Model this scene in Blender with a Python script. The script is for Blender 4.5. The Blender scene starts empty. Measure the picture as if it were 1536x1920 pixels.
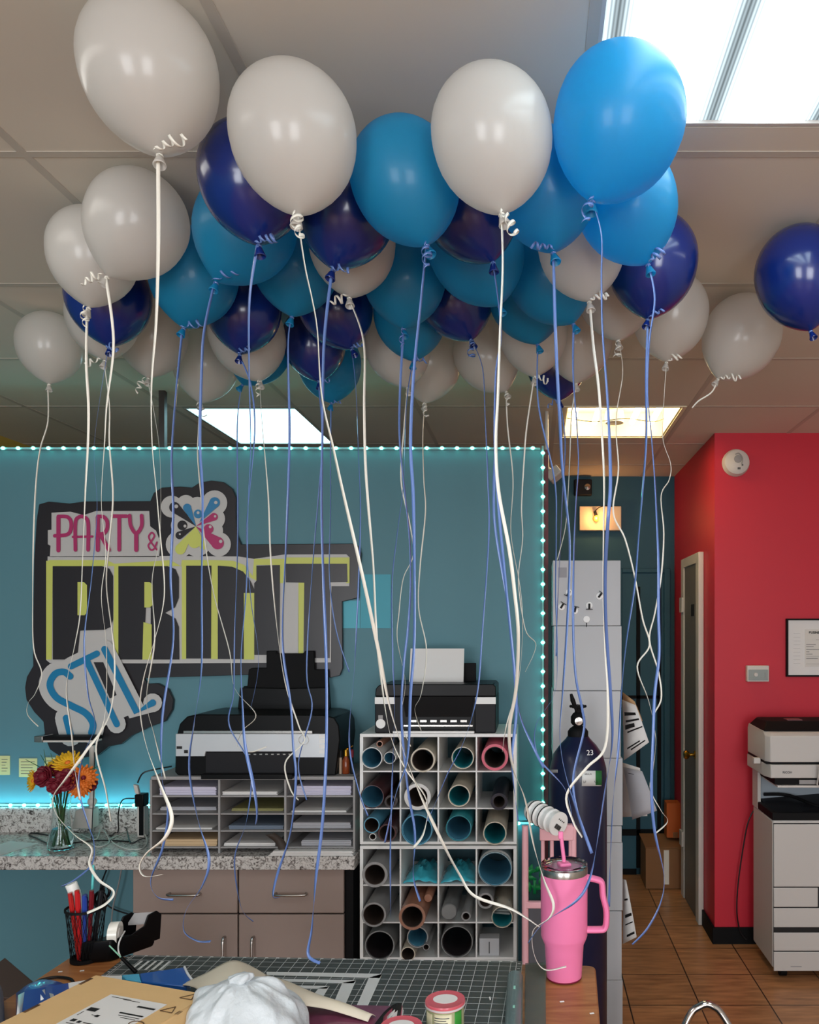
import bpy, bmesh, math, random
from mathutils import Vector, Matrix, noise
random.seed(7)
SC = bpy.context.scene
COL = SC.collection
PI = math.pi

EXPO = -0.2
# ------------------------------------------------------------------ camera
cam_d = bpy.data.cameras.new('camera'); cam = bpy.data.objects.new('camera', cam_d); COL.objects.link(cam)
cam.location = (0, 0, 1.6); cam.rotation_euler = (PI/2, 0, 0)
cam_d.sensor_fit = 'VERTICAL'; cam_d.sensor_height = 36; cam_d.sensor_width = 28.8
cam_d.lens = 27.75; cam_d.shift_x = -232/1920; cam_d.shift_y = 220/1920
cam_d.clip_start = 0.05
SC.camera = cam
SC.view_settings.view_transform = 'Standard'; SC.view_settings.look = 'None'
SC.view_settings.gamma = 1.0; SC.view_settings.exposure = EXPO
SC.view_settings.use_curve_mapping = False

# ------------------------------------------------------------------ world and lights
WIN_P = 90.0; BIG_S = 8.0; FAR_S = 6; FILL_S = 6.0; WARM_S = 22.0; LED_P = 0.38; LEFT_S = 5
wd = bpy.data.worlds.new('world'); SC.world = wd; wd.use_nodes = True
wn = wd.node_tree; bgn = wn.nodes['Background']
sky = wn.nodes.new('ShaderNodeTexSky'); sky.sky_type = 'HOSEK_WILKIE'; sky.turbidity = 4
wn.links.new(sky.outputs[0], bgn.inputs[0]); bgn.inputs[1].default_value = 0.25

def area(name, loc, rot, sx, sy, power, col):
    l = bpy.data.lights.new(name, 'AREA'); l.shape = 'RECTANGLE'; l.size = sx; l.size_y = sy
    l.energy = power; l.color = col
    o = bpy.data.objects.new(name, l); o.location = loc; o.rotation_euler = rot; COL.objects.link(o); return o
# daylight through the shop windows behind the camera
area('daylight_left_window', (-1.5, -2.9, 1.45), (PI/2, 0, 0), 1.3, 1.7, WIN_P, (0.95, 0.97, 1.0))
area('daylight_right_window', (1.0, -2.9, 1.45), (PI/2, 0, 0), 1.3, 1.7, WIN_P, (0.95, 0.97, 1.0))

# ------------------------------------------------------------------ materials
def lin(c):
    r = []
    for v in c:
        v /= 255.0
        r.append(v/12.92 if v <= 0.04045 else ((v+0.055)/1.055)**2.4)
    return (r[0], r[1], r[2], 1)
MATS = {}
def mat(name, col, rough=0.5, metal=0.0, var=0.0, scale=8.0, bump=0.0, coat=0.0, spec=None, trans=0.0, ior=1.45, emit=None, es=0.0, alpha=1.0, subs=0.0):
    m = bpy.data.materials.new(name); m.use_nodes = True; nt = m.node_tree
    b = nt.nodes['Principled BSDF']; c = lin(col)
    b.inputs['Base Color'].default_value = c; b.inputs['Roughness'].default_value = rough; b.inputs['Metallic'].default_value = metal
    b.inputs['Coat Weight'].default_value = coat; b.inputs['Transmission Weight'].default_value = trans; b.inputs['IOR'].default_value = ior
    b.inputs['Alpha'].default_value = alpha
    if spec is not None: b.inputs['Specular IOR Level'].default_value = spec
    if emit: b.inputs['Emission Color'].default_value = lin(emit); b.inputs['Emission Strength'].default_value = es
    if var > 0 or bump > 0:
        tc = nt.nodes.new('ShaderNodeTexCoord'); nz = nt.nodes.new('ShaderNodeTexNoise')
        nz.inputs['Scale'].default_value = scale; nz.inputs['Detail'].default_value = 4
        nt.links.new(tc.outputs['Object'], nz.inputs['Vector'])
        if var > 0:
            mx = nt.nodes.new('ShaderNodeMix'); mx.data_type = 'RGBA'
            mx.inputs[6].default_value = tuple(max(0, v*(1-var)) for v in c[:3])+(1,)
            mx.inputs[7].default_value = tuple(min(1, v*(1+var)) for v in c[:3])+(1,)
            nt.links.new(nz.outputs['Fac'], mx.inputs[0]); nt.links.new(mx.outputs[2], b.inputs['Base Color'])
        if bump > 0:
            bp = nt.nodes.new('ShaderNodeBump'); bp.inputs['Strength'].default_value = bump; bp.inputs['Distance'].default_value = 0.01
            nt.links.new(nz.outputs['Fac'], bp.inputs['Height']); nt.links.new(bp.outputs[0], b.inputs['Normal'])
    MATS[name] = m; return m

def ramp(nt, stops):
    r = nt.nodes.new('ShaderNodeValToRGB'); e = r.color_ramp.elements
    e[0].position, e[0].color = stops[0][0], lin(stops[0][1]); e[1].position, e[1].color = stops[-1][0], lin(stops[-1][1])
    for p, c in stops[1:-1]:
        x = e.new(p); x.color = lin(c)
    return r

def granite():
    m = mat('granite', (170, 165, 160), 0.22); nt = m.node_tree; b = nt.nodes['Principled BSDF']
    tc = nt.nodes.new('ShaderNodeTexCoord'); n = nt.nodes.new('ShaderNodeTexNoise'); n.inputs['Scale'].default_value = 75; n.inputs['Detail'].default_value = 6; n.inputs['Distortion'].default_value = 1.2
    nt.links.new(tc.outputs['Object'], n.inputs['Vector'])
    r = ramp(nt, [(0.30, (66, 60, 60)), (0.42, (140, 134, 130)), (0.5, (196, 192, 188)), (0.62, (214, 210, 206)), (0.72, (150, 142, 140))])
    nt.links.new(n.outputs['Fac'], r.inputs[0]); nt.links.new(r.outputs[0], b.inputs['Base Color']); return m

def floor_tiles():
    m = mat('floor_tile', (128, 84, 52), 0.3); nt = m.node_tree; b = nt.nodes['Principled BSDF']
    tc = nt.nodes.new('ShaderNodeTexCoord'); mp = nt.nodes.new('ShaderNodeMapping'); mp.inputs['Location'].default_value = (0.1, 0.0, 0)
    mp.inputs['Location'].default_value = (-0.11, -0.06, 0)
    br = nt.nodes.new('ShaderNodeTexBrick'); br.offset = 0.0; br.inputs['Scale'].default_value = 1.0
    br.inputs['Brick Width'].default_value = 0.30; br.inputs['Row Height'].default_value = 0.30; br.inputs['Mortar Size'].default_value = 0.003
    br.inputs['Color1'].default_value = lin((204, 148, 102)); br.inputs['Color2'].default_value = lin((186, 132, 90)); br.inputs['Mortar'].default_value = lin((58, 38, 28))
    nt.links.new(tc.outputs['Object'], mp.inputs[0]); nt.links.new(mp.outputs[0], br.inputs[0])
    mp2 = nt.nodes.new('ShaderNodeMapping'); mp2.inputs['Scale'].default_value = (6, 40, 1)
    n = nt.nodes.new('ShaderNodeTexNoise'); n.inputs['Scale'].default_value = 1.0; n.inputs['Detail'].default_value = 5
    nt.links.new(tc.outputs['Object'], mp2.inputs[0]); nt.links.new(mp2.outputs[0], n.inputs['Vector'])
    mx = nt.nodes.new('ShaderNodeMix'); mx.data_type = 'RGBA'; mx.blend_type = 'MULTIPLY'; mx.inputs[0].default_value = 0.8
    r = ramp(nt, [(0.3, (170, 160, 150)), (0.7, (255, 255, 255))])
    nt.links.new(n.outputs['Fac'], r.inputs[0]); nt.links.new(br.outputs[0], mx.inputs[6]); nt.links.new(r.outputs[0], mx.inputs[7]); nt.links.new(mx.outputs[2], b.inputs['Base Color'])
    bp = nt.nodes.new('ShaderNodeBump'); bp.inputs['Strength'].default_value = 0.15; nt.links.new(n.outputs['Fac'], bp.inputs['Height']); nt.links.new(bp.outputs[0], b.inputs['Normal'])
    return m

def latex(name, col, tcol, tr, rough, coat):
    m = bpy.data.materials.new(name); m.use_nodes = True; nt = m.node_tree; b = nt.nodes['Principled BSDF']
    b.inputs['Base Color'].default_value = lin(col); b.inputs['Roughness'].default_value = rough; b.inputs['Coat Weight'].default_value = coat; b.inputs['Coat Roughness'].default_value = 0.13
    t = nt.nodes.new('ShaderNodeBsdfTranslucent'); t.inputs[0].default_value = lin(tcol)
    x = nt.nodes.new('ShaderNodeMixShader'); x.inputs[0].default_value = tr
    nt.links.new(b.outputs[0], x.inputs[1]); nt.links.new(t.outputs[0], x.inputs[2]); nt.links.new(x.outputs[0], nt.nodes['Material Output'].inputs[0])
    MATS[name] = m; return m

def wood(name, c1, c2, rough=0.35):
    m = mat(name, c1, rough); nt = m.node_tree; b = nt.nodes['Principled BSDF']
    tc = nt.nodes.new('ShaderNodeTexCoord'); mp = nt.nodes.new('ShaderNodeMapping'); mp.inputs['Scale'].default_value = (3, 18, 3)
    n = nt.nodes.new('ShaderNodeTexNoise'); n.inputs['Scale'].default_value = 2.0; n.inputs['Detail'].default_value = 6; n.inputs['Distortion'].default_value = 1.5
    nt.links.new(tc.outputs['Object'], mp.inputs[0]); nt.links.new(mp.outputs[0], n.inputs['Vector'])
    r = ramp(nt, [(0.3, c1), (0.7, c2)]); nt.links.new(n.outputs['Fac'], r.inputs[0]); nt.links.new(r.outputs[0], b.inputs['Base Color']); return m

def cutting_mat():
    m = mat('cutting_mat', (74, 80, 80), 0.45); nt = m.node_tree; b = nt.nodes['Principled BSDF']
    tc = nt.nodes.new('ShaderNodeTexCoord')
    def brick(w, t, c1, c2):
        br = nt.nodes.new('ShaderNodeTexBrick'); br.offset = 0; br.inputs['Scale'].default_value = 1
        br.inputs['Brick Width'].default_value = w; br.inputs['Row Height'].default_value = w; br.inputs['Mortar Size'].default_value = t
        br.inputs['Mortar Smooth'].default_value = 0
        br.inputs['Color1'].default_value = lin(c1); br.inputs['Color2'].default_value = lin(c1); br.inputs['Mortar'].default_value = lin(c2)
        nt.links.new(tc.outputs['Object'], br.inputs[0]); return br
    a = brick(0.0254, 0.0006, (66, 72, 72), (190, 196, 196)); nt.links.new(a.outputs[0], b.inputs['Base Color']); return m

def panel_light(name, col, s, period=None):
    m = bpy.data.materials.new(name); m.use_nodes = True; nt = m.node_tree; nt.nodes.remove(nt.nodes['Principled BSDF'])
    e = nt.nodes.new('ShaderNodeEmission'); e.inputs[0].default_value = lin(col); e.inputs[1].default_value = s
    nt.links.new(e.outputs[0], nt.nodes['Material Output'].inputs[0])
    if period:   # brighter over each tube behind the prismatic lens
        tc = nt.nodes.new('ShaderNodeTexCoord'); sp = nt.nodes.new('ShaderNodeSeparateXYZ'); nt.links.new(tc.outputs['Object'], sp.inputs[0])
        def mth(op, a, b_):
            q = nt.nodes.new('ShaderNodeMath'); q.operation = op
            for i, v in enumerate((a, b_)):
                if v is None: continue
                if isinstance(v, (int, float)): q.inputs[i].default_value = v
                else: nt.links.new(v, q.inputs[i])
            return q.outputs[0]
        c = mth('COSINE', mth('MULTIPLY', mth('ADD', sp.outputs[0], period[1]), 2*PI/period[0]), None)
        c = mth('POWER', mth('ADD', mth('MULTIPLY', c, 0.5), 0.5), 0.8)
        g = mth('COSINE', mth('MULTIPLY', sp.outputs[0], 2*PI/0.007), None)
        v = mth('ADD', mth('MULTIPLY', c, s*1.6), s*0.07)
        v = mth('MULTIPLY', v, mth('ADD', mth('MULTIPLY', g, 0.3), 0.8))
        nt.links.new(v, e.inputs[1])
    MATS[name] = m; return m

WHITE = latex('white_latex', (222, 219, 214), (240, 236, 230), 0.5, 0.3, 0.42)
NAVY = latex('navy_latex', (18, 46, 128), (14, 44, 136), 0.2, 0.24, 0.6)
SKY = latex('sky_blue_latex', (38, 152, 194), (0, 196, 244), 0.5, 0.4, 0.2)
LATEX = {'W': WHITE, 'N': NAVY, 'S': SKY}
RIB_W = mat('white_ribbon', (232, 229, 218), 0.35); RIB_B = mat('blue_ribbon', (94, 124, 186), 0.35, coat=0.6)
M_CEIL = mat('ceiling_panel', (218, 210, 196), 0.8, var=0.03, scale=3, bump=0.1)
M_TBAR = mat('ceiling_grid_bar', (196, 188, 176), 0.6)
M_TEAL = mat('teal_wall_paint', (90, 136, 148), 0.6, var=0.03, scale=2, bump=0.03)
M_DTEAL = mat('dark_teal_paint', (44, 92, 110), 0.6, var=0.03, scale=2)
M_RED = mat('red_wall_paint', (200, 36, 56), 0.5, var=0.03, scale=2, bump=0.03)
M_MAROON = mat('maroon_paint', (96, 24, 34), 0.55)
M_YELLOW = mat('yellow_wall_paint', (196, 170, 80), 0.7)
M_CREAM = mat('cream_wall_paint', (200, 192, 180), 0.7)
M_FLOOR = floor_tiles(); M_GRAN = granite()
M_BLACKP = mat('black_plastic', (8, 8, 10), 0.35, spec=0.2)
M_BLACKM = mat('matte_black', (14, 14, 16), 0.65, spec=0.2)
M_DGREY = mat('dark_grey_plastic', (26, 26, 30), 0.5, spec=0.25)
M_SILVER = mat('silver_panel', (200, 204, 208), 0.35, metal=0.3)
M_STEEL = mat('brushed_steel', (176, 172, 168), 0.25, metal=1.0)
M_CHROME = mat('chrome', (205, 205, 205), 0.1, metal=1.0)
M_WHITE = mat('white_laminate', (234, 234, 232), 0.4)
M_OFFW = mat('off_white_plastic', (208, 202, 196), 0.45)
M_COPIER = mat('copier_shell', (196, 192, 188), 0.45)
M_TAUPE = mat('taupe_cabinet_laminate', (152, 134, 126), 0.45, var=0.03, scale=10)
M_GREYL = mat('grey_laminate', (150, 148, 148), 0.5)
M_PAPER = mat('paper', (226, 224, 222), 0.75)
M_GPAPER = mat('grey_paper', (176, 176, 182), 0.75)
M_KRAFT = mat('kraft_cardboard', (222, 184, 130), 0.7, var=0.05, scale=20)
M_CARD = mat('brown_cardboard', (146, 104, 68), 0.75, var=0.06, scale=14)
M_ORANGE = mat('orange_cardboard', (196, 98, 40), 0.7)
M_WBOX = mat('white_cardboard', (188, 190, 194), 0.6, var=0.04, scale=5)
M_NAVYM = mat('navy_cylinder_paint', (16, 24, 56), 0.35, coat=0.1)
M_PINK = mat('pink_powder_coat', (240, 128, 176), 0.4)
M_PALEP = mat('pale_pink_paint', (222, 168, 176), 0.5)
M_WOOD = wood('table_wood', (142, 84, 44), (180, 124, 74))
M_MATTE = cutting_mat()
M_GLASS = mat('clear_glass', (240, 248, 248), 0.03, trans=1.0, ior=1.3)
M_FILM = mat('clear_film', (205, 215, 225), 0.08, trans=0.9, ior=1.1)
M_TAPE = mat('clear_tape', (240, 236, 226), 0.15)
M_INK = mat('black_ink', (20, 20, 22), 0.6)
M_GINK = mat('grey_ink', (90, 90, 92), 0.6)
M_BRASS = mat('polished_brass', (212, 160, 60), 0.2, metal=1.0)
M_DOORG = mat('grey_door_paint', (112, 108, 104), 0.5)
M_GREEN = mat('stem_green', (46, 92, 44), 0.5)
M_DRED = mat('dark_red_petal', (112, 12, 34), 0.6)
M_YEL = mat('yellow_petal', (246, 190, 40), 0.6)
M_ORNG = mat('orange_petal', (226, 120, 36), 0.6)
M_BLUEPK = mat('blue_packaging', (26, 92, 176), 0.3, coat=0.4)
M_WBAG = mat('white_plastic_bag', (204, 210, 214), 0.3, bump=0.5, scale=45)
M_LED = mat('teal_led', (120, 255, 240), 0.3, emit=(90, 255, 225), es=14)
M_CABLE = mat('black_cable', (18, 18, 20), 0.4); M_WCABLE = mat('white_cable', (205, 205, 200), 0.4)
M_STRIP = mat('clear_led_sleeve', (150, 190, 192), 0.2)

# ------------------------------------------------------------------ mesh helpers
def P(px, py, y):           # a point of the photo at distance y
    return Vector(((px-1000)*y/1480.0, y, 1.6-(py-1180)*y/1480.0))
ORG = {}
class MB:
    def __init__(s): s.bm = bmesh.new(); s.mi = 0; s.mats = []
    def use(s, m):
        if m not in s.mats: s.mats.append(m)
        s.mi = s.mats.index(m); return s
    def _f(s, vs):
        try:
            f = s.bm.faces.new(vs); f.material_index = s.mi; return f
        except ValueError: return None
    def box(s, a, b, rz=0, piv=None):
        x0, y0, z0 = a; x1, y1, z1 = b
        c = Vector(piv) if piv else Vector(((x0+x1)/2, (y0+y1)/2, (z0+z1)/2)); R = Matrix.Rotation(rz, 3, 'Z')
        v = [s.bm.verts.new(R @ (Vector(p)-c)+c) for p in ((x0,y0,z0),(x1,y0,z0),(x1,y1,z0),(x0,y1,z0),(x0,y0,z1),(x1,y0,z1),(x1,y1,z1),(x0,y1,z1))]
        for q in ((3,2,1,0),(4,5,6,7),(0,1,5,4),(1,2,6,5),(2,3,7,6),(3,0,4,7)): s._f([v[i] for i in q])
        return s
    def obox(s, c, ax, ay, az):   # oriented box: centre and three half vectors
        c = Vector(c); ax = Vector(ax); ay = Vector(ay); az = Vector(az)
        v = [s.bm.verts.new(c+ax*i+ay*j+az*k) for i, j, k in ((-1,-1,-1),(1,-1,-1),(1,1,-1),(-1,1,-1),(-1,-1,1),(1,-1,1),(1,1,1),(-1,1,1))]
        for q in ((3,2,1,0),(4,5,6,7),(0,1,5,4),(1,2,6,5),(2,3,7,6),(3,0,4,7)): s._f([v[i] for i in q])
        return s
    def rings(s, rings, cap0=True, cap1=True, closed=True):
        R = [[s.bm.verts.new(p) for p in r] for r in rings]
        for a, b in zip(R, R[1:]):
            n = len(a)
            for i in range(n if closed else n-1): s._f([a[i], a[(i+1) % n], b[(i+1) % n], b[i]])
        if closed and cap0: s._f(list(reversed(R[0])))
        if closed and cap1: s._f(R[-1])
        return s
    def tube(s, pts, r, seg=8, cap=True):
        pts = [Vector(p) for p in pts]; rs = r if isinstance(r, (list, tuple)) else [r]*len(pts)
        up = Vector((0, 0, 1)); out = []; nrm = None
        for i, p in enumerate(pts):
            t = (pts[min(i+1, len(pts)-1)]-pts[max(i-1, 0)]).normalized()
            if nrm is None:
                nrm = t.cross(up) if abs(t.z) < 0.95 else t.cross(Vector((0, 1, 0)))
            nrm = (nrm - t*nrm.dot(t)).normalized(); bn = t.cross(nrm)
            out.append([p+(nrm*math.cos(a)+bn*math.sin(a))*rs[i] for a in (2*PI*k/seg for k in range(seg))])
        return s.rings(out, cap, cap)
    def cyl(s, a, b, r, r2=None, seg=24): return s.tube([a, b], [r, r if r2 is None else r2], seg)
    def lathe(s, prof, o=(0,0,0), d=(0,0,1), seg=32, cap0=False, cap1=False):   # profile of (radius, height)
        o = Vector(o); q = Vector((0,0,1)).rotation_difference(Vector(d).normalized())
        return s.rings([[o+q @ Vector((max(r,1e-5)*math.cos(a), max(r,1e-5)*math.sin(a), h)) for a in (2*PI*k/seg for k in range(seg))] for r, h in prof], cap0, cap1)
    def pipe(s, a, b, ro, ri, seg=28):    # open hollow tube
        a = Vector(a); b = Vector(b); L = (b-a).length
        return s.lathe([(ri, 0), (ro, 0), (ro, L), (ri, L), (ri, 0)], a, b-a, seg)
    def sphere(s, c, r, seg=16, sc=(1,1,1)):
        c = Vector(c); n = seg//2
        return s.rings([[c+Vector((math.sin(u)*math.cos(a)*r*sc[0], math.sin(u)*math.sin(a)*r*sc[1], math.cos(u)*r*sc[2])) for a in (2*PI*k/seg for k in range(seg))] for u in (0.001+(PI-0.002)*j/n for j in range(n+1))])
    def plate(s, pts, th):     # polygon in a plane pushed back by vector th
        a = [s.bm.verts.new(p) for p in pts]; b = [s.bm.verts.new(Vector(p)+th) for p in pts]; n = len(a)
        s._f(a); s._f(list(reversed(b)))
        for i in range(n): s._f([a[i], b[i], b[(i+1) % n], a[(i+1) % n]])
        return s
    def strip(s, L, Rr):
        a = [s.bm.verts.new(p) for p in L]; b = [s.bm.verts.new(p) for p in Rr]
        for i in range(len(a)-1): s._f([a[i], a[i+1], b[i+1], b[i]])
        return s
    def build(s, name, m=None, parent=None, smooth=35, bevel=0, org=None, solid=0):
        me = bpy.data.meshes.new(name)
        if not s.mats: s.mats = [m]
        bmesh.ops.recalc_face_normals(s.bm, faces=s.bm.faces)
        o = bpy.data.objects.new(name, me); COL.objects.link(o)
        if parent is not None:
            sh = ORG[parent]; o.parent = parent; ORG[o] = sh
        else:
            if org is None:
                xs = [v.co for v in s.bm.verts]
                org = Vector(((min(v.x for v in xs)+max(v.x for v in xs))/2, (min(v.y for v in xs)+max(v.y for v in xs))/2, min(v.z for v in xs)))
            sh = Vector(org); o.location = sh; ORG[o] = sh
        for v in s.bm.verts: v.co -= sh
        s.bm.to_mesh(me); s.bm.free()
        for q in s.mats: me.materials.append(q)
        if smooth:
            me.polygons.foreach_set('use_smooth', [True]*len(me.polygons)); me.set_sharp_from_angle(angle=math.radians(smooth))
        if solid:
            k = o.modifiers.new('solid', 'SOLIDIFY'); k.thickness = solid; k.offset = 0
        if bevel:
            k = o.modifiers.new('bevel', 'BEVEL'); k.width = bevel; k.segments = 2; k.limit_method = 'ANGLE'
        return o
def thing(name, loc, label, cat, group=None):
    o = bpy.data.objects.new(name, None); COL.objects.link(o); o.location = loc; o.empty_display_size = 0.05; ORG[o] = Vector(loc)
    return tag(o, label, cat, group)
def tag(o, label, cat, group=None, kind=None):
    o['label'] = label; o['category'] = cat
    if group: o['group'] = group
    if kind: o['kind'] = kind
    return o
def struct(o): o['kind'] = 'structure'; return o
def spline(pts, n=8):
    pts = [Vector(p) for p in pts]; out = []
    for i in range(len(pts)-1):
        p0 = pts[max(i-1, 0)]; p1 = pts[i]; p2 = pts[i+1]; p3 = pts[min(i+2, len(pts)-1)]
        for k in range(n):
            t = k/n
            out.append(0.5*((2*p1)+(p2-p0)*t+(2*p0-5*p1+4*p2-p3)*t*t+(3*p1-p0-3*p2+p3)*t**3))
    out.append(pts[-1]); return out
def text_mesh(body, size, m, name, parent, origin, ux, uz, th=0.0008, bold=0.0, align='LEFT'):
    c = bpy.data.curves.new('txt', 'FONT'); c.body = body; c.size = size; c.offset = bold; c.align_x = align
    o = bpy.data.objects.new('txt', c); COL.objects.link(o); dg = bpy.context.evaluated_depsgraph_get()
    me = bpy.data.meshes.new_from_object(o.evaluated_get(dg)); bpy.data.objects.remove(o); bpy.data.curves.remove(c)
    ux = Vector(ux).normalized(); uz = Vector(uz).normalized(); sh = ORG[parent]
    nrm = ux.cross(uz)
    for v in me.vertices: v.co = Vector(origin)+ux*v.co.x+uz*v.co.y+nrm*th-sh
    me.materials.append(m); me.name = name
    q = bpy.data.objects.new(name, me); COL.objects.link(q); q.parent = parent; ORG[q] = sh; return q
# ================================================================== THE SETTING
H = 2.6
XL, XR, YF, YW, YB, XC, YR = -2.75, 2.45, -3.0, 3.25, 5.16, 0.924, 4.02
struct(MB().box((XL-.1, YF-.1, -.1), (XR+.1, YB+.1, 0)).build('floor', M_FLOOR, org=(0, 0, 0)))
HOLES = [(.105, .70, .40, 1.572), (-1.62, -1.09, .42, 1.56), (-1.587, -1.07, 3.57, 4.26), (.145, .675, 3.54, 4.10), (-.5, .1, -2.1, -.9), (1.3, 1.84, .4, 1.572)]
xs = sorted({XL-.1, XR+.1} | {h[0] for h in HOLES} | {h[1] for h in HOLES}); ys = sorted({YF-.1, YB+.1} | {h[2] for h in HOLES} | {h[3] for h in HOLES})
cb = MB()
for i in range(len(xs)-1):
    for j in range(len(ys)-1):
        cx, cy = (xs[i]+xs[i+1])/2, (ys[j]+ys[j+1])/2
        if any(h[0] < cx < h[1] and h[2] < cy < h[3] for h in HOLES): continue
        cb.box((xs[i], ys[j], H), (xs[i+1], ys[j+1], H+.02))
struct(cb.build('ceiling', M_CEIL, smooth=0))
struct(MB().box((XL-.2, YF-.2, H+.16), (XR+.2, YB+.2, H+.2)).build('ceiling_deck', M_CEIL))
gb = MB()
def gbar(a, b, y0, y1):
    gb.box((a, y0, H-.0015), (b, y1, H+.001))
for gx in (-2.28, -1.63, -1.07, -.52, .10, .705, 1.3, 1.88):
    gbar(gx-.010, gx+.010, YF, YB)
for gy in (-2.2, -1.5, -.86, -.23, .37, 1.02, 1.66, 2.29, 2.92, 3.545, 4.26, 4.8):
    xe = sorted([XL]+[g for g in (-2.28, -1.63, -1.07, -.52, .10, .705, 1.3, 1.88)]+[XR])
    for a, b in zip(xe, xe[1:]):
        if any(h[2] < gy < h[3] and h[0] < (a+b)/2 < h[1] for h in HOLES): continue
        gbar(a+.010 if a > XL else a, b-.010 if b < XR else b, gy-.010, gy+.010)
struct(gb.build('trim_1', M_TBAR, smooth=0))
struct(MB().box((XL-.1, YF, 0), (XL, YW+.06, H)).build('wall_left', M_TEAL))
struct(MB().box((XL-.1, YW+.06, 0), (XL, YB+.1, H)).build('wall_left_rear', M_YELLOW))
struct(MB().box((XR, YF, 0), (XR+.1, YR+.1, H)).build('wall_right', M_CREAM))
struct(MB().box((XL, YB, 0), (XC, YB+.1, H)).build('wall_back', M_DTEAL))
struct(MB().box((XC, YR, 0), (XR, YB+.1, H)).build('wall_corner', M_RED))
pw = MB(); pw.use(M_TEAL).box((XL, YW, 0), (.044, YW+.13, 2.34))
struct(pw.build('wall_partition', M_TEAL, bevel=.003))
struct(MB().box((.044, YW+.001, 0), (.062, YW+.129, 2.34)).build('trim_2', M_MAROON))
# front of the shop, behind the camera: two big windows
fw = MB()
for a, b in (((XL, YF-.1, 0), (-2.2, YF, H)), ((-2.2, YF-.1, 0), (-.8, YF, .5)), ((-2.2, YF-.1, 2.4), (-.8, YF, H)), ((-.8, YF-.1, 0), (.3, YF, H)),
             ((.3, YF-.1, 0), (1.7, YF, .5)), ((.3, YF-.1, 2.4), (1.7, YF, H)), ((1.7, YF-.1, 0), (XR, YF, H))): fw.box(a, b)
struct(fw.build('wall_front', M_CREAM, smooth=0))
for i, xx in enumerate((-2.2, .3)):
    w = MB()
    for a, b in (((xx, .5), (xx+.05, 2.4)), ((xx+1.35, .5), (xx+1.4, 2.4)), ((xx, .5), (xx+1.4, .55)), ((xx, 2.35), (xx+1.4, 2.4))):
        w.box((a[0], YF-.07, a[1]), (b[0], YF-.03, b[1]))
    struct(w.build('window_%d' % (i+1), M_DGREY))
# baseboards
struct(MB().box((XC-.012, YR-.012, 0), (XR, YR, .085)).build('baseboard_right', M_BLACKM, bevel=.002))
struct(MB().box((XC-.012, YR, 0), (XC, 4.27, .085)).build('baseboard_side', M_BLACKM, bevel=.002))
struct(MB().box((.10, YB-.012, 0), (XC-.25, YB, .07)).build('baseboard_back', M_BLACKM))

# side door in the red wall: casing, leaf, knob, latch plate, hinge
d = struct(MB().box((XC-.022, 4.345, 0), (XC-.003, 4.70, 1.97)).build('door_1', M_DOORG, bevel=.002))
k = MB().box((XC-.03, 4.27, 0), (XC-.001, 4.345, 2.02)).box((XC-.03, 4.70, 0), (XC-.001, 4.775, 2.02)).box((XC-.03, 4.345, 1.965), (XC-.001, 4.70, 2.02)).build('door_frame', M_OFFW, d, bevel=.003)
kz = P(1310, 1414, 4.42).z
MB().lathe([(.0, 0), (.022, 0), (.022, .006), (.009, .01), (.009, .03), (.02, .036), (.026, .048), (.02, .062), (.0, .066)], (XC-.022, 4.40, kz), (-1, 0, 0)).build('door_knob', M_BRASS, d)
MB().box((XC-.0245, 4.42, P(1306, 1155, 4.45).z), (XC-.022, 4.50, P(1306, 1133, 4.45).z)).build('viewing_hole', M_INK, d)
MB().box((XC-.040, 4.70, P(1290, 1148, 4.7).z), (XC-.030, 4.775, P(1290, 1120, 4.7).z)).build('hinge', M_OFFW, d)
MB().box((XC-.040, 4.70, P(1296, 1588, 4.7).z), (XC-.030, 4.775, P(1296, 1560, 4.7).z)).build('hinge', M_OFFW, d)
# teal back door: frame, leaf, panels, push bar
bx0, bx1 = P(1160, 0, YB).x, P(1250, 0, YB).x
zt = P(0, 1066, YB).z
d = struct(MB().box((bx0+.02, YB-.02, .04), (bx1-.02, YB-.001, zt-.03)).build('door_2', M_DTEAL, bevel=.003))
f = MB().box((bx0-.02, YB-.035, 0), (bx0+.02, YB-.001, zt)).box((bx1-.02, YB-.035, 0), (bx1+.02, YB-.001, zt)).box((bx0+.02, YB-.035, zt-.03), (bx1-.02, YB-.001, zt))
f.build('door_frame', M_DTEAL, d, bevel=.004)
g = MB()
for xx in (P(1196, 0, YB).x, P(1235, 0, YB).x): g.box((xx-.012, YB-.034, .05), (xx+.012, YB-.02, zt-.12))
g.box((bx0+.02, YB-.034, .26), (bx1-.02, YB-.02, .30)).box((bx0+.02, YB-.034, 1.15), (P(1235, 0, YB).x, YB-.02, 1.17)); g.build('panel_bar', M_BLACKM, d)

# ================================================================== CEILING LIGHTS
def troffer(h, label, m, lensz=H+.006):
    x0, x1, y0, y1 = h; cx, cy = (x0+x1)/2, (y0+y1)/2
    t = thing('ceiling_light', (cx, cy, H), label, 'ceiling light')
    b = MB(); e = .004
    b.box((x0+e, y0+e, H+.1), (x1-e, y1-e, H+.11)).box((x0+e, y0+e, H), (x0+.012, y1-e, H+.1)).box((x1-.012, y0+e, H), (x1-e, y1-e, H+.1)).box((x0+.012, y0+e, H), (x1-.012, y0+.012, H+.1)).box((x0+.012, y1-.012, H), (x1-.012, y1-e, H+.1))
    b.build('housing', M_OFFW, t, smooth=0)
    MB().box((x0+.013, y0+.013, lensz), (x1-.013, y1-.013, lensz+.004)).build('diffuser', m, t, smooth=0)
    return t
L_BIG = panel_light('cool_tube_diffuser', (225, 246, 255), BIG_S, (.21, .1575)); L_FAR = panel_light('cool_diffuser', (176, 236, 246), FAR_S)
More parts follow.
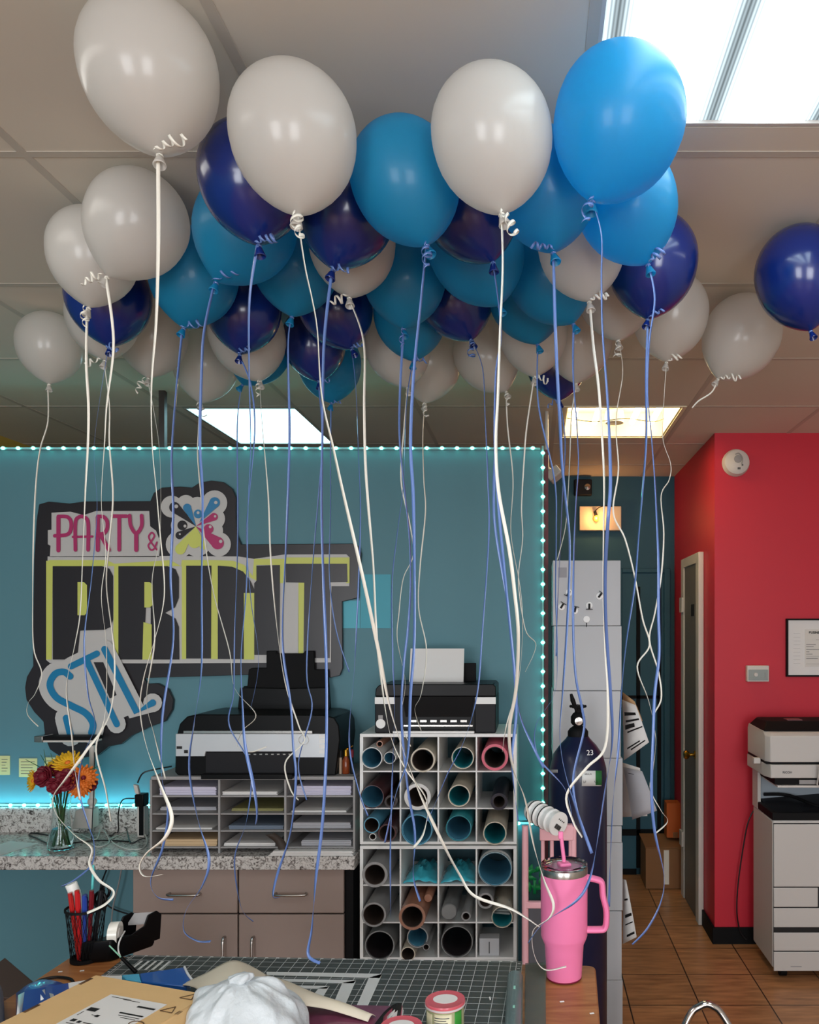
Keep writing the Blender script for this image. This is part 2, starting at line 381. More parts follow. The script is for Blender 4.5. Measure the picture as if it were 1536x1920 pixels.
troffer(HOLES[0], 'large cool white ceiling light with ribbed lens behind the bright blue balloons', L_BIG)
troffer(HOLES[2], 'small pale blue-white ceiling light seen over the teal partition wall', L_FAR)
L_OFF = panel_light('cool_fill_diffuser', (232, 238, 245), FILL_S)
troffer(HOLES[1], 'cool ceiling light left of the balloons outside the picture', panel_light('left_diffuser', (250, 246, 238), LEFT_S))
troffer(HOLES[4], 'added cool ceiling fill light behind the camera', L_OFF)  # lamp added behind the camera for ambient light
troffer(HOLES[5], 'added cool ceiling fill light on the right, out of view', L_OFF)  # unseen lamp added to raise the overall light
# open warm fixture with bare tubes
x0, x1, y0, y1 = HOLES[3]
t = thing('ceiling_light', ((x0+x1)/2, (y0+y1)/2, H), 'open warm yellow ceiling light with bare bulbs near the red wall', 'ceiling light')
b = MB(); M_REFL = mat('yellowed_reflector', (238, 228, 200), 0.4); e = .003
b.box((x0+e, y0+e, H+.12), (x1-e, y1-e, H+.125)).box((x0+e, y0+e, H), (x0+.012, y1-e, H+.12)).box((x1-.012, y0+e, H), (x1-e, y1-e, H+.12)).box((x0+.012, y0+e, H), (x1-.012, y0+.012, H+.12)).box((x0+.012, y1-.012, H), (x1-.012, y1-e, H+.12))
b.build('housing', M_REFL, t, smooth=0)
fr = MB()
for a, c in (((x0-.012, y0-.012), (x1+.012, y0+.004)), ((x0-.012, y1-.004), (x1+.012, y1+.012)), ((x0-.012, y0+.004), (x0+.004, y1-.004)), ((x1-.004, y0+.004), (x1+.012, y1-.004))): fr.box((a[0], a[1], H-.006), (c[0], c[1], H-.001))
fr.build('frame', M_REFL, t)
M_WARM = panel_light('warm_tube', (255, 228, 176), WARM_S)
for xx in (x0+.06, x0+.17, x0+.36, x0+.46): MB().cyl((xx, y0+.03, H+.06), (xx, y1-.06, H+.06), .014, seg=16).build('tube', M_WARM, t)
MB().lathe([(0, -.03), (.045, -.03), (.05, 0), (.045, .03), (0, .03)], ((x0+x1)/2+.0, y1-.12, H+.07), (0, 0, 1)).build('ballast_cover', M_OFFW, t)
MB().tube(spline([(x0+.02, y1-.25, H+.03), (x0+.15, y1-.3, H+.0), (x0+.3, y1-.28, H+.02), (x1-.1, y1-.3, H+.0), (x1-.03, y1-.2, H+.04)]), .002, 6).build('wire', M_CABLE, t)

# ================================================================== ON THE TEAL WALL
yl = YW-.012
def led_line(pts, n, label, glow=0):
    t = thing('led_strip', pts[0], label, 'light strip', 'teal lights framing the partition wall')
    MB().tube(pts, .005, 8).build('sleeve', M_STRIP, t)
    segs = [(Vector(b)-Vector(a)).length for a, b in zip(pts, pts[1:])]; tot = sum(segs)
    for i in range(n):
        dd = tot*(i+.5)/n
        for a, b, s in zip(pts, pts[1:], segs):
            if dd <= s: q = Vector(a).lerp(Vector(b), dd/s); break
            dd -= s
        MB().sphere(q+Vector((0, -.007, 0)), .0088, 8, (1, .7, .8)).build('led', M_LED, t)
zt = P(0, 841, yl).z; zb = P(0, 1509, yl).z; xe = P(1018, 0, yl).x
led_line([(-2.45, yl, zt), (xe-.01, yl, zt)], 40, 'row of teal lights along the top of the teal wall')
led_line([(xe, yl, zt+.01), (xe, yl, zb-.02)], 25, 'upright row of teal lights down the right end of the teal wall')
led_line([(-2.45, yl, zb), (-1.55, yl, zb)], 16, 'row of teal lights above the stone backsplash behind the flowers')
led_line([(-.72, yl, P(0, 1543, yl).z), (xe-.02, yl, P(0, 1543, yl).z)], 14, 'row of teal lights low on the wall behind the roll shelf')
def glow(name, loc, rot, sx, sy, p):
    area(name, loc, rot, sx, sy, p, (0.25, 0.85, 1.0))
glow('led_glow_splash', (-2.0, yl-.02, zb+.005), (PI*.5, 0, 0), .9, .005, LED_P)
glow('led_glow_shelf', (-.3, yl-.02, P(0, 1543, yl).z), (PI*.5, 0, 0), .6, .005, LED_P*.6)
glow('led_glow_top', (-1.2, yl-.02, zt+.012), (PI*.35, 0, 0), 2.4, .005, LED_P*.5)
gl = area('led_glow_wall', (-1.95, yl-.06, zb+.01), (math.radians(150), 0, 0), .9, .008, LED_P*1.8, (0.2, 0.8, 1.0))

# logo sign, traced in the wall plane
YS = YW-.022
def S(x, y, dy=0): return P(x/2.194, 820+y/2.194, YS-dy)
sg = thing('logo_sign', S(700, 1300), 'large black cut-out sign reading PARTY & PRINT STL on the teal wall', 'sign')
M_SIGNB = mat('sign_black_foam', (44, 40, 44), 0.32); M_SIGNW = mat('sign_white', (196, 194, 192), 0.45); M_SIGNY = mat('sign_yellow_green', (206, 212, 108), 0.45)
M_SIGNP = mat('sign_magenta', (176, 48, 104), 0.45); M_SIGNBL = mat('sign_blue', (20, 124, 172), 0.45); M_SIGNBL2 = mat('sign_mid_blue', (52, 128, 176), 0.45)
back = [(160,275),(200,264),(285,272),(350,263),(618,262),(632,228),(665,206),(740,202),(790,206),(820,186),(870,177),(920,184),(955,210),(972,250),(970,330),(975,400),(992,440),(1450,437),(1478,448),(1486,480),(1478,560),(1474,660),(1408,676),(1410,950),(1398,980),(1360,989),(1290,980),(1100,975),(590,990),(604,1014),(650,1012),(692,1036),(712,1080),(708,1120),(680,1168),(620,1190),(545,1226),(500,1262),(450,1272),(405,1308),(330,1322),(250,1315),(205,1285),(185,1235),(178,1170),(140,1130),(108,1080),(102,1030),(110,985),(136,940),(134,850),(140,500),(150,340)]
MB().plate([S(*p) for p in back], Vector((0, .018, 0))).build('backing_board', M_SIGNB, sg, bevel=.002)
LAY = [0]
def layer(polys, name, m, lv, parent=sg):
    b = MB(); d0 = .002*lv
    for k_, p in enumerate(polys): b._f([b.bm.verts.new(S(x, y, d0+.00003*k_)) for x, y in p])
    return b.build(name, m, parent, smooth=0)
def circ(cx, cy, r, n=28, ry=None, a0=0, a1=2*PI):
    return [(cx+r*math.cos(a0+(a1-a0)*k/n), cy+(ry or r)*math.sin(a0+(a1-a0)*k/n)) for k in range(n)]
def stroke(pts, w, smooth=True):     # thick rounded line as one polygon list
    q = [Vector((p[0], p[1], 0)) for p in pts]
    if smooth and len(q) > 2: q = spline(q, 6)
    L, R = [], []
    for i, p in enumerate(q):
        t = (q[min(i+1, len(q)-1)]-q[max(i-1, 0)]).normalized(); n = Vector((-t.y, t.x, 0))*w/2
        L.append(p+n); R.append(p-n)
    out = []
    for i in range(len(q)-1): out.append([(v.x, v.y) for v in (L[i], L[i+1], R[i+1], R[i])])
    for e in (q[0], q[-1]): out.append(circ(e.x, e.y, w/2, 14))
    return out
def strokes(lst, w, smooth=True):
    r = []
    for s in lst: r += stroke(s, w, smooth)
    return r
# white grounds
layer([[(212,310),(290,306),(345,320),(395,303),(614,303),(618,366),(642,384),(660,430),(655,492),(205,492),(208,446),(197,440),(197,382),(212,380)]], 'name_panel', M_SIGNW, 1)
layer([circ(*c) for c in ((707,285,45),(765,275,38),(812,290,45),(883,270,52),(880,335,46),(745,362,42),(866,385,52),(900,440,50),(738,440,56),(810,430,60),(812,370,60))], 'emblem_ground', M_SIGNW, 2)
layer([[(196,490),(700,488),(980,490),(1045,500),(1170,482),(1425,481),(1439,494),(1437,612),(1364,612),(1362,926),(640,930),(205,928),(190,916)]], 'word_ground', M_SIGNW, 1)
# yellow offsets of PRINT
layer([[(190,508),(217,508),(213,914),(190,914)],[(200,505),(440,505),(470,520),(700,505),(745,530),(748,505),(890,505),(890,530),(200,530)],
       [(470,520),(487,520),(487,914),(465,914)],[(748,520),(766,520),(766,912),(748,912)],[(868,520),(896,520),(896,912),(868,912)],[(890,505),(960,508),(1005,525),(1040,570),(1045,500),(1160,500),(1160,525),(1055,525),(1055,590),(1000,560),(890,530)],
       [(1003,600),(1046,640),(1046,914),(1003,914)],[(1152,500),(1176,500),(1172,600),(1152,600)],[(1170,494),(1437,494),(1437,520),(1170,520)],[(1424,494),(1438,494),(1438,600),(1424,600)],[(1228,598),(1252,598),(1248,908),(1228,908)]], 'letter_shadow', M_SIGNY, 2)
# dark letters of PRINT
pr = [[(217,530),(420,530),(450,540),(465,570),(465,750),(455,780),(430,792),(330,795),(316,914),(217,914)],
      [(487,530),(690,530),(722,542),(736,575),(736,660),(720,700),(680,722),(722,745),(736,780),(738,914),(620,914),(620,700),(600,700),(590,914),(487,914)],
      [(766,528),(870,528),(868,910),(766,910)],
      [(896,528),(955,532),(1000,552),(1030,590),(1046,625),(1046,640),(1003,640),(1003,912),(896,912)],
      [(1055,528),(1152,525),(1150,895),(1046,895),(1046,600),(1055,590)],
      [(1176,520),(1428,520),(1430,595),(1358,596),(1356,908),(1250,908),(1252,598),(1176,596)]]
pr_names = []
for p_ in pr: layer([p_], 'letter', M_SIGNB, 3)
for p_ in [[(319,595),(345,595),(358,608),(358,720),(348,732),(319,732)],[(594,595),(615,595),(628,606),(628,690),(615,700),(594,700)],[(590,760),(624,770),(624,914),(586,914)]]: layer([p_], 'letter_counter', M_SIGNY, 4)
for p_ in [[(330,797),(430,797),(462,786),(462,914),(320,914)],[(1176,598),(1228,598),(1226,908),(1165,908)]]: layer([p_], 'letter_gap', M_SIGNW, 2.5)
# PARTY &
layer(strokes([[(240,465),(240,328)]], 17, False)+strokes([[(240,325),(275,327),(291,345),(291,378),(275,400),(225,405)]], 15)+strokes([[(310,463),(310,352),(325,328),(345,328),(362,352),(362,463)]], 15)+strokes([[(300,410),(378,408)]], 10, False)
      +strokes([[(402,463),(402,328)]], 17, False)+strokes([[(402,325),(425,327),(440,345),(440,376),(425,396),(402,397)]], 15)+strokes([[(412,398),(448,463)]], 16, False)+strokes([[(463,324),(520,324)],[(490,324),(490,463)]], 15, False)
      +strokes([[(533,322),(538,365),(560,395),(582,365),(582,322)]], 15)+strokes([[(560,395),(560,463)]], 17, False), 'name_lettering', M_SIGNP, 3)
layer(strokes([[(645,462),(622,432),(612,408),(624,392),(635,405),(622,428),(610,445),(620,463),(634,458),(645,432)]], 7), 'ampersand', M_SIGNP, 3)
# splash emblem: drops running to the middle in four inks
def drop(cx, cy, r, tx, ty): 
    d = Vector((tx-cx, ty-cy)); n = Vector((-d.y, d.x)).normalized()*r
    return [circ(cx, cy, r, 20), [(cx+n.x, cy+n.y), (tx, ty), (cx-n.x, cy-n.y)]]
def drops(l):
    r = []
    for q in l: r += drop(*q)
    return r
MX, MY = 806, 366
layer(drops([(718,288,22,MX,MY),(738,403,16,MX,MY)])+[circ(750,362,20)], 'ink_drop', M_SIGNB, 4)
layer(drops([(770,290,17,MX,MY),(883,268,22,820,350)])+[circ(815,315,18)], 'ink_drop', M_SIGNBL2, 4)
layer(drops([(880,327,16,MX,MY),(895,435,26,MX,MY)])+[circ(858,377,20)], 'ink_drop', M_SIGNP, 4)
layer(drops([(742,460,22,MX,MY),(800,430,26,MX,MY),(835,448,14,MX,MY)]), 'ink_drop', M_SIGNY, 4)
layer([circ(725,284,8),(circ(761,365,6)),circ(888,268,7),circ(815,310,6),circ(885,325,5),circ(865,368,6),circ(908,428,7),circ(740,398,4)], 'ink_glint', M_SIGNW, 5)
# STL script
stl = [[(288,983),(262,965),(225,975),(205,1020),(232,1070),(295,1105),(352,1135),(382,1178),(376,1215)],[(272,1155),(290,1225)]]
stt = [[(292,942),(398,890)],[(355,915),(480,1180)]]; stl2 = [[(430,872),(562,1130),(628,1092)]]
layer(strokes(stl, 92)+strokes(stt, 76, False)+strokes(stl2, 78, False)+[[(220,1000),(420,930),(560,1130),(400,1200),(300,1240)]], 'city_ground', M_SIGNW, 5)
layer([[(385,925),(425,925),(480,1060),(452,1075)]], 'city_gap', M_SIGNB, 6)
layer(strokes(stl, 28)+strokes(stt, 26, False)+strokes(stl2, 28, False), 'city_lettering', M_SIGNBL, 7)

# cyan sheets and sticky notes
M_CYAN = mat('cyan_card', (70, 164, 184), 0.5); M_CYAN2 = mat('bright_cyan_card', (84, 178, 198), 0.5)
def flat(name, x0, y0, x1, y1, yy, m, label, cat, group=None, th=.0015):
    a, b = P(x0, y1, yy), P(x1, y0, yy)
    return tag(MB().box((a.x, yy-th, a.z), (b.x, yy, b.z)).build(name, m), label, cat, group)
flat('card_sheet', 676, 1077, 733, 1178, YW-.001, M_CYAN, 'upper cyan card sheet on the teal wall right of the sign', 'card')
flat('card_sheet', 640, 1126, 675, 1178, YW-.001, M_CYAN2, 'brighter cyan card sheet tucked at the right edge of the sign', 'card')
M_NOTE = mat('pale_yellow_note', (214, 208, 150), 0.7)
for (a, b, c, dd, lb) in ((0, 1417, 19, 1453, 'pale yellow note on the wall at the left edge of the photo'), (36, 1422, 70, 1457, 'pale yellow note on the wall left of the flowers'), (84, 1420, 112, 1450, 'pale yellow note on the wall just behind the flowers')):
    n = flat('sticky_note', a, b, c, dd, YW-.001, M_NOTE, lb, 'note', 'notes on the teal wall')
    w = MB()
    for q in range(5): w.box((P(a+4, 0, YW).x, YW-.0031, P(0, b+7+q*5.5, YW).z), (P(c-4-2*(q % 3), 0, YW).x, YW-.0026, P(0, b+6+q*5.5, YW).z))
    w.build('handwriting', M_GINK, n)

# ================================================================== COUNTER
ct = P(0, 1606, 2.89).z; SPX = .006
xr = P(665, 0, 2.89).x
tag(MB().box((XL+.002, 2.89, ct-.05), (xr, YW-.002, ct)).box((XL+.002, 3.225, ct), (-1.56, YW-.002, P(0, 1514, 3.225).z)).build('countertop', M_GRAN, bevel=.004), 'speckled grey granite-look countertop with a stone backsplash', 'countertop')
cx0, cx1, cm = P(250, 0, 2.93).x, P(645, 0, 2.93).x, P(447, 0, 2.93).x
zt, zm = ct-.052, P(0, 1713, 2.93).z
cab = thing('base_cabinet', ((cx0+cx1)/2, 3.08, 0), 'taupe two-drawer two-door cabinet under the granite counter', 'cabinet')
MB().box((cx0, 2.945, .002), (cx1, 3.24, zt)).build('body', M_BLACKM, cab)
for a, b in ((cx0, cm-.003), (cm+.003, cx1)):
    dr = MB().box((a, 2.927, zm+.003), (b, 2.944, zt-.003)).build('drawer', M_TAUPE, cab, bevel=.002)
    hx = (a+b)/2+.0; hz = P(0, 1676, 2.92).z
    MB().tube(spline([(hx-.055, 2.928, hz), (hx-.055, 2.905, hz), (hx, 2.9, hz), (hx+.055, 2.905, hz), (hx+.055, 2.928, hz)], 4), .005, 8).build('handle', M_STEEL, dr)
    do = MB().box((a, 2.927, .08), (b, 2.944, zm-.003)).build('door', M_TAUPE, cab, bevel=.002)
    hx = P(421, 0, 2.92).x if a == cx0 else P(475, 0, 2.92).x
    zt2 = P(0, 1758, 2.92).z
    MB().tube(spline([(hx, 2.928, zt2), (hx, 2.905, zt2-.002), (hx, 2.9, zt2-.06), (hx, 2.905, zt2-.12), (hx, 2.928, zt2-.122)], 4), .005, 8).build('handle', M_STEEL, do)
MB().box((cx1+.001, 2.95, .002), (cx1+.03, 3.24, zt)).build('side_panel', M_BLACKM, cab)  # black slab stands in for the shaded gap beside the shelf

# paper organiser
oy0, oy1 = 2.93, 3.22
ox = [P(v, 0, oy0).x for v in (283, 411, 535, 664)]; oz = P(0, 1456, oy0).z
og = thing('paper_organizer', ((ox[0]+ox[3])/2, 3.07, ct), 'grey three-column paper sorter on the counter under the wide printer', 'organizer')
MB().box((ox[0], oy0, oz-.012), (ox[3], oy1, oz)).build('top_panel', M_GREYL, og, bevel=.001)
MB().box((ox[0], oy1-.006, ct+.001), (ox[3], oy1, oz-.012)).build('back_panel', M_DGREY, og)
for v in ox: MB().box((v-.004, oy0, ct+.001), (v+.004, oy1-.006, oz-.012)).build('divider', M_GREYL, og)
rows = [1492, 1525, 1557, 1588]
for c in range(3):
    for r in rows:
        zz = P(0, r, oy0).z
        MB().box((ox[c]+.004, oy0+.002, zz-.006), (ox[c+1]-.004, oy1-.006, zz)).build('shelf', M_GREYL, og, bevel=.001)
rz = [P(0, r, oy0).z for r in rows]
def stack(c, r, x0, x1, h, m, label, dy=.015, off=0, cat='paper stack'):
    w = ox[c+1]-ox[c]-.012; z0 = rz[r]+.0006; b = MB(); n = max(2, int(h/.004))
    for k in range(n):
        j = random.uniform(-.003, .003)
        b.box((ox[c]+.006+w*x0+abs(j), oy0+dy+j, z0+h*k/n), (ox[c]+.006+w*x1-abs(j), oy1-.02, z0+h*(k+1)/n-.0004))
    return tag(b.build('paper_stack', m, smooth=0), label, cat, 'papers in the sorter')
M_LAV = mat('lavender_paper', (206, 202, 222), 0.75)
stack(0, 0, .08, .96, .030, M_LAV, 'thick lavender paper stack in the top left slot of the sorter')
stack(1, 0, .0, .88, .012, M_PAPER, 'thin white paper stack in the top middle slot of the sorter')
stack(2, 0, .1, .97, .032, M_LAV, 'thick lavender paper stack in the top right slot of the sorter')
stack(0, 1, .02, .9, .012, M_GPAPER, 'grey paper stack in the second left slot of the sorter', .05)
stack(1, 1, .1, .95, .008, mat('yellow_card', (150, 146, 96), 0.7), 'thin stack with dull yellow card in the second middle slot of the sorter', .04)
stack(2, 1, .05, .9, .007, M_PAPER, 'thin white sheets in the second right slot of the sorter')
stack(0, 2, .02, .9, .006, M_PAPER, 'thin white sheets in the third left slot of the sorter')
stack(1, 2, .1, .98, .014, mat('blue_grey_folder', (110, 124, 142), 0.6), 'blue-grey folders in the third middle slot of the sorter')
stack(2, 2, .05, .95, .022, M_GPAPER, 'grey translucent folders in the third right slot of the sorter', .03)
stack(0, 3, .1, .97, .024, mat('manila_envelope', (206, 178, 140), 0.7), 'tan manila envelopes in the bottom left slot of the sorter')
stack(1, 3, .02, .85, .01, M_PAPER, 'white sheets in the bottom middle slot of the sorter')
stack(2, 3, .2, .97, .02, M_GPAPER, 'curled grey sheets in the bottom right slot of the sorter')
b = MB()
a0, a1 = P(505, 0, 2.905).x, P(664, 0, 2.905).x
for k in range(5): b.box((a0+.003*(k % 2)+.004*k, 2.895+.002*(k % 3), ct+.001+k*.0035), (a1-.004*(k % 3), 2.928, ct+.004+k*.0035))
tag(b.build('paper_pad', M_PAPER, smooth=0), 'white paper pads lying on the counter edge in front of the sorter', 'paper')
c = P(515, 1575, 2.90)
b = MB(); pts = []
for k in range(9):
    a = k/8; pts.append((c.x-.035+.05*a+.01*math.sin(a*PI), 2.905+.012*math.sin(a*PI), ct+.075-.072*a))
b.strip(pts, [(p[0]+.03, p[1]+.012, p[2]+.004) for p in pts])
tag(b.build('curled_card', mat('dark_brown_card', (60, 50, 44), 0.6), solid=.001), 'dark brown curled card leaning on the paper sorter', 'card')

# wide printer on the sorter
py = 2.94
def X(px, d=py): return P(px, 0, d).x
def Z(pyx, d=py): return P(0, pyx, d).z
pz0 = oz+.0006
pr = thing('wide_printer', (X(480), 3.08, pz0), 'wide black inkjet printer with silver front panel on the paper sorter', 'printer')
prof = [(X(325), pz0+.012), (X(327), Z(1385)), (X(334), Z(1358)), (X(348), Z(1344)), (X(370), Z(1340)), (X(605), Z(1341)), (X(625), Z(1346)), (X(634), Z(1362)), (X(636), Z(1388)), (X(628), pz0), (X(330), pz0)]
MB().plate([(x, py+.012, z) for x, z in reversed(prof)], Vector((0, .26, 0))).build('body', M_BLACKP, pr, bevel=.004)
MB().plate([(X(a), py-.002, Z(b)) for a, b in ((330,1376),(610,1376),(610,1420),(553,1420),(551,1409),(386,1409),(384,1418),(330,1418))], Vector((0, .013, 0))).build('front_panel', M_SILVER, pr, bevel=.001)
MB().box((X(345), py-.004, Z(1375)), (X(586), py+.012, Z(1370))).build('lid_edge', M_STEEL, pr)
b = MB().box((X(386), py+.0, Z(1452)), (X(551), py+.011, Z(1411))).build('output_slot', M_DGREY, pr)
b = MB()
for k in range(8): b.box((X(465+k*11), py-.003, Z(1415)), (X(470+k*11), py-.001, Z(1413)))
b.build('slot_teeth', M_STEEL, pr)
MB().box((X(384), py-.035, Z(1458)), (X(553), py-.001, Z(1449))).build('output_tray', M_BLACKP, pr, bevel=.002)
MB().lathe([(.017, 0), (.019, 0), (.019, .003), (.017, .003), (.017, 0)], (X(570), py-.006, Z(1387)), (0, 1, 0)).build('power_ring', M_STEEL, pr)
b = MB()
for k in range(4): b.box((X(599), py-.0035, Z(1384+k*9.5)), (X(610), py-.002, Z(1377+k*9.5)))
b.build('button', M_WHITE, pr)
MB().box((X(332), py-.004, Z(1404)), (X(342), py-.002, Z(1399))).box((X(346), py-.004, Z(1412)), (X(353), py-.002, Z(1406))).build('card_slot', M_INK, pr)
MB().plate([(X(a), 3.2, Z(b)) for a, b in ((404,1345),(407,1300),(409,1296),(416,1296),(419,1262),(425,1259),(455,1259),(455,1224),(475,1224),(476,1229),(530,1229),(534,1224),(552,1224),(553,1262),(580,1262),(586,1345))], Vector((0, .018, 0))).build('paper_support', M_BLACKM, pr, bevel=.003)
MB().plate([(X(a), 3.17, Z(b)) for a, b in ((402,1345),(407,1298),(500,1300),(586,1298),(588,1345))], Vector((0, .014, 0))).build('paper_guide', M_BLACKP, pr, bevel=.002)

# bottles and markers beside the printer
t = thing('spray_bottle', (X(641), 3.0, oz+.0006), 'small amber bottle with a brass sprayer right of the wide printer', 'bottle')
bx = X(643); z0 = oz+.0007
MB().lathe([(0, 0), (.013, 0), (.014, .003), (.014, .05), (.009, .06), (.007, .066), (0, .066)], (bx, 2.99, z0)).build('bottle_body', mat('amber_glass', (130, 60, 30), 0.15), t)
MB().lathe([(0, .066), (.011, .066), (.011, .09), (.005, .094), (0, .095)], (bx, 2.99, z0)).tube([(bx, 2.99, z0+.092), (bx+.018, 2.985, z0+.1), (bx+.026, 2.985, z0+.106)], .003).build('sprayer', M_BRASS, t)
for q, (a, m, lb) in enumerate(((633, mat('pale_marker', (170, 150, 130), .5), 'pale capped marker standing between the wide printer and amber bottle'), (655, M_BLACKP, 'black marker standing right of the amber bottle'))):
    mk = thing('marker', (X(a), 2.99, z0), lb, 'marker')
    MB().lathe([(0, 0), (.006, 0), (.006, .06), (.005, .062), (0, .062)], (X(a), 2.985, z0), seg=14).build('barrel', m, mk)
    MB().lathe([(0, .062), (.0065, .062), (.0065, .088), (.003, .092), (0, .092)], (X(a), 2.985, z0), seg=14).build('cap', M_INK if q == 0 else M_DRED, mk)

# ================================================================== ROLL SHELF
sy, sy1 = 2.9, 3.2
vx = [P(v, 0, sy).x for v in (678, 751, 822, 893.5, 966)]
def cube_unit(ztop, zbot, hz, label):
    u = thing('cube_shelf', ((vx[0]+vx[4])/2, 3.05, zbot), label, 'shelf', 'white cube shelf units for vinyl rolls')
    MB().box((vx[0]-.006, sy, ztop-.012), (vx[4]+.006, sy1, ztop)).build('top_panel', M_WHITE, u, bevel=.001)
    MB().box((vx[0]-.006, sy, zbot), (vx[4]+.006, sy1, zbot+.01)).build('bottom_panel', M_WHITE, u, bevel=.001)
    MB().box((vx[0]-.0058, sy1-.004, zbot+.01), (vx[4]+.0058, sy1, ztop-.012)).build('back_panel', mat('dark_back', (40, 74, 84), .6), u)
    for i, v in enumerate(vx):
        w = .006 if i in (0, 4) else .0028
        MB().box((v-w, sy, zbot+.01), (v+w, sy1-.004, ztop-.012)).build('side_panel' if i in (0, 4) else 'divider', M_WHITE, u)
    for z in hz:
        for i in range(4):
            a = .0062 if i == 0 else .003; bb = .0062 if i == 3 else .003
            MB().box((vx[i]+a, sy+.001, z-.0025), (vx[i+1]-bb, sy1-.004, z+.0025)).build('shelf', M_WHITE, u)
    return u
zT = [P(0, v, sy).z for v in (1376, 1446.5, 1516, 1583)]; zL = [P(0, v, sy).z for v in (1586, 1660, 1730, 1800)]
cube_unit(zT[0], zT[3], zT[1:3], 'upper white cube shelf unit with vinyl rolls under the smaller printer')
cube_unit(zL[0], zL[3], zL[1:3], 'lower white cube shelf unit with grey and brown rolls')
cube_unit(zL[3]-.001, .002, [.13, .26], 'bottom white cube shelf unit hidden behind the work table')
# rolls: (px, py of the mouth centre, radius px, colour, wall thickness, stick out, label)
RC = dict(white=(206,206,204), cream=(196,186,168), grey=(140,140,140), dark=(46,40,42), brown=(150,104,82), pink=(208,96,116), blue=(84,150,178), teal=(40,150,160), clear=(150,170,176), navy=(24,24,40), red=(140,30,50), maroon=(70,34,38), lgrey=(120,122,122), black=(26,26,30))
RM = {k: mat('vinyl_'+k, v, .3) for k, v in RC.items()}
CORE = mat('roll_core', (64, 52, 46), .6)
rolls = [
 (697,1421,20,'white',.08,.05,'white roll in the top left cube'),(737,1421,14,'white',.1,.03,'narrow white roll beside it in the top left cube'),(712,1395,12,'brown',.3,.012,'tan roll above the two white rolls in the top left cube'),
 (795,1425,23,'cream',.12,.04,'cream roll in the second cube of the top row'),(869,1421,21,'cream',.08,.03,'cream-edged teal roll in the third cube of the top row'),(928,1420,25,'pink',.2,.05,'pink roll in the top right cube'),
 (697,1494,22,'maroon',.06,.05,'dark maroon roll in the left cube of the second row'),(735,1503,12,'dark',.3,.03,'small dark roll beside the maroon one in the second row'),
 (783,1494,25,'white',.25,.05,'thick white roll with dark core in the second cube of the second row'),(861,1492,21,'cream',.1,.04,'black-cored roll with cream rim in the third cube of the second row'),(936,1505,16,'navy',.3,.04,'navy roll in the right cube of the second row'),
 (697,1547,15,'blue',.12,.05,'bluish clear roll in the left cube of the third row'),(699,1569,10,'white',.2,.05,'smallest white tube at the bottom of the left cube in the third row'),(729,1562,17,'maroon',.12,.05,'dark wine roll beside the bluish roll in the third row'),
 (782,1556,29,'blue',.05,.06,'large shiny blue roll in the second cube of the third row'),(860,1553,24,'teal',.04,.05,'glossy teal roll in the third cube of the third row'),(928,1564,22,'cream',.09,.05,'teal roll with cream rim in the right cube of the third row'),
 (703,1640,24,'grey',.2,.06,'thick grey roll in the top left cube of the lower unit'),(928,1632,32,'clear',.04,.02,'wide clear roll with printed band in the top right cube of the lower unit'),
 (701,1723,23,'grey',.14,.05,'grey roll with crumpled insides in the middle left cube of the lower unit'),(773,1722,25,'brown',.2,.08,'brown cardboard-coloured roll sticking out of the lower unit'),(803,1684,15,'brown',.5,.01,'closed brown roll end above the brown roll'),
 (842,1710,15,'lgrey',.5,.02,'dim grey rounded tube in the third middle cube of the lower unit'),(874,1718,9,'grey',.3,.05,'small light-rimmed tube in the third middle cube of the lower unit'),
 (908,1689,15,'grey',.25,.04,'grey roll in the middle right cube of the lower unit'),(944,1735,20,'cream',.08,.06,'pale roll hanging at the right of the lower unit'),
 (712,1776,28,'lgrey',.08,.03,'wide dark-mouthed roll in the bottom left cube'),(783,1752,20,'grey',.1,.03,'grey roll under the brown roll'),(802,1776,16,'grey',.2,.05,'grey roll at the bottom of the second cube of the lower unit'),(765,1790,14,'cream',.12,.04,'pale roll low in the second cube, just above the table edge'),
 (857,1766,30,'lgrey',.06,.02,'large grey sheet roll in the third bottom cube')]
placed = []
zrow = [(zT[0]-.012, zT[1]+.003), (zT[1]-.003, zT[2]+.003), (zT[2]-.003, zT[3]+.011), (zL[0]-.012, zL[1]+.003), (zL[1]-.003, zL[2]+.003), (zL[2]-.003, zL[3]+.011)]
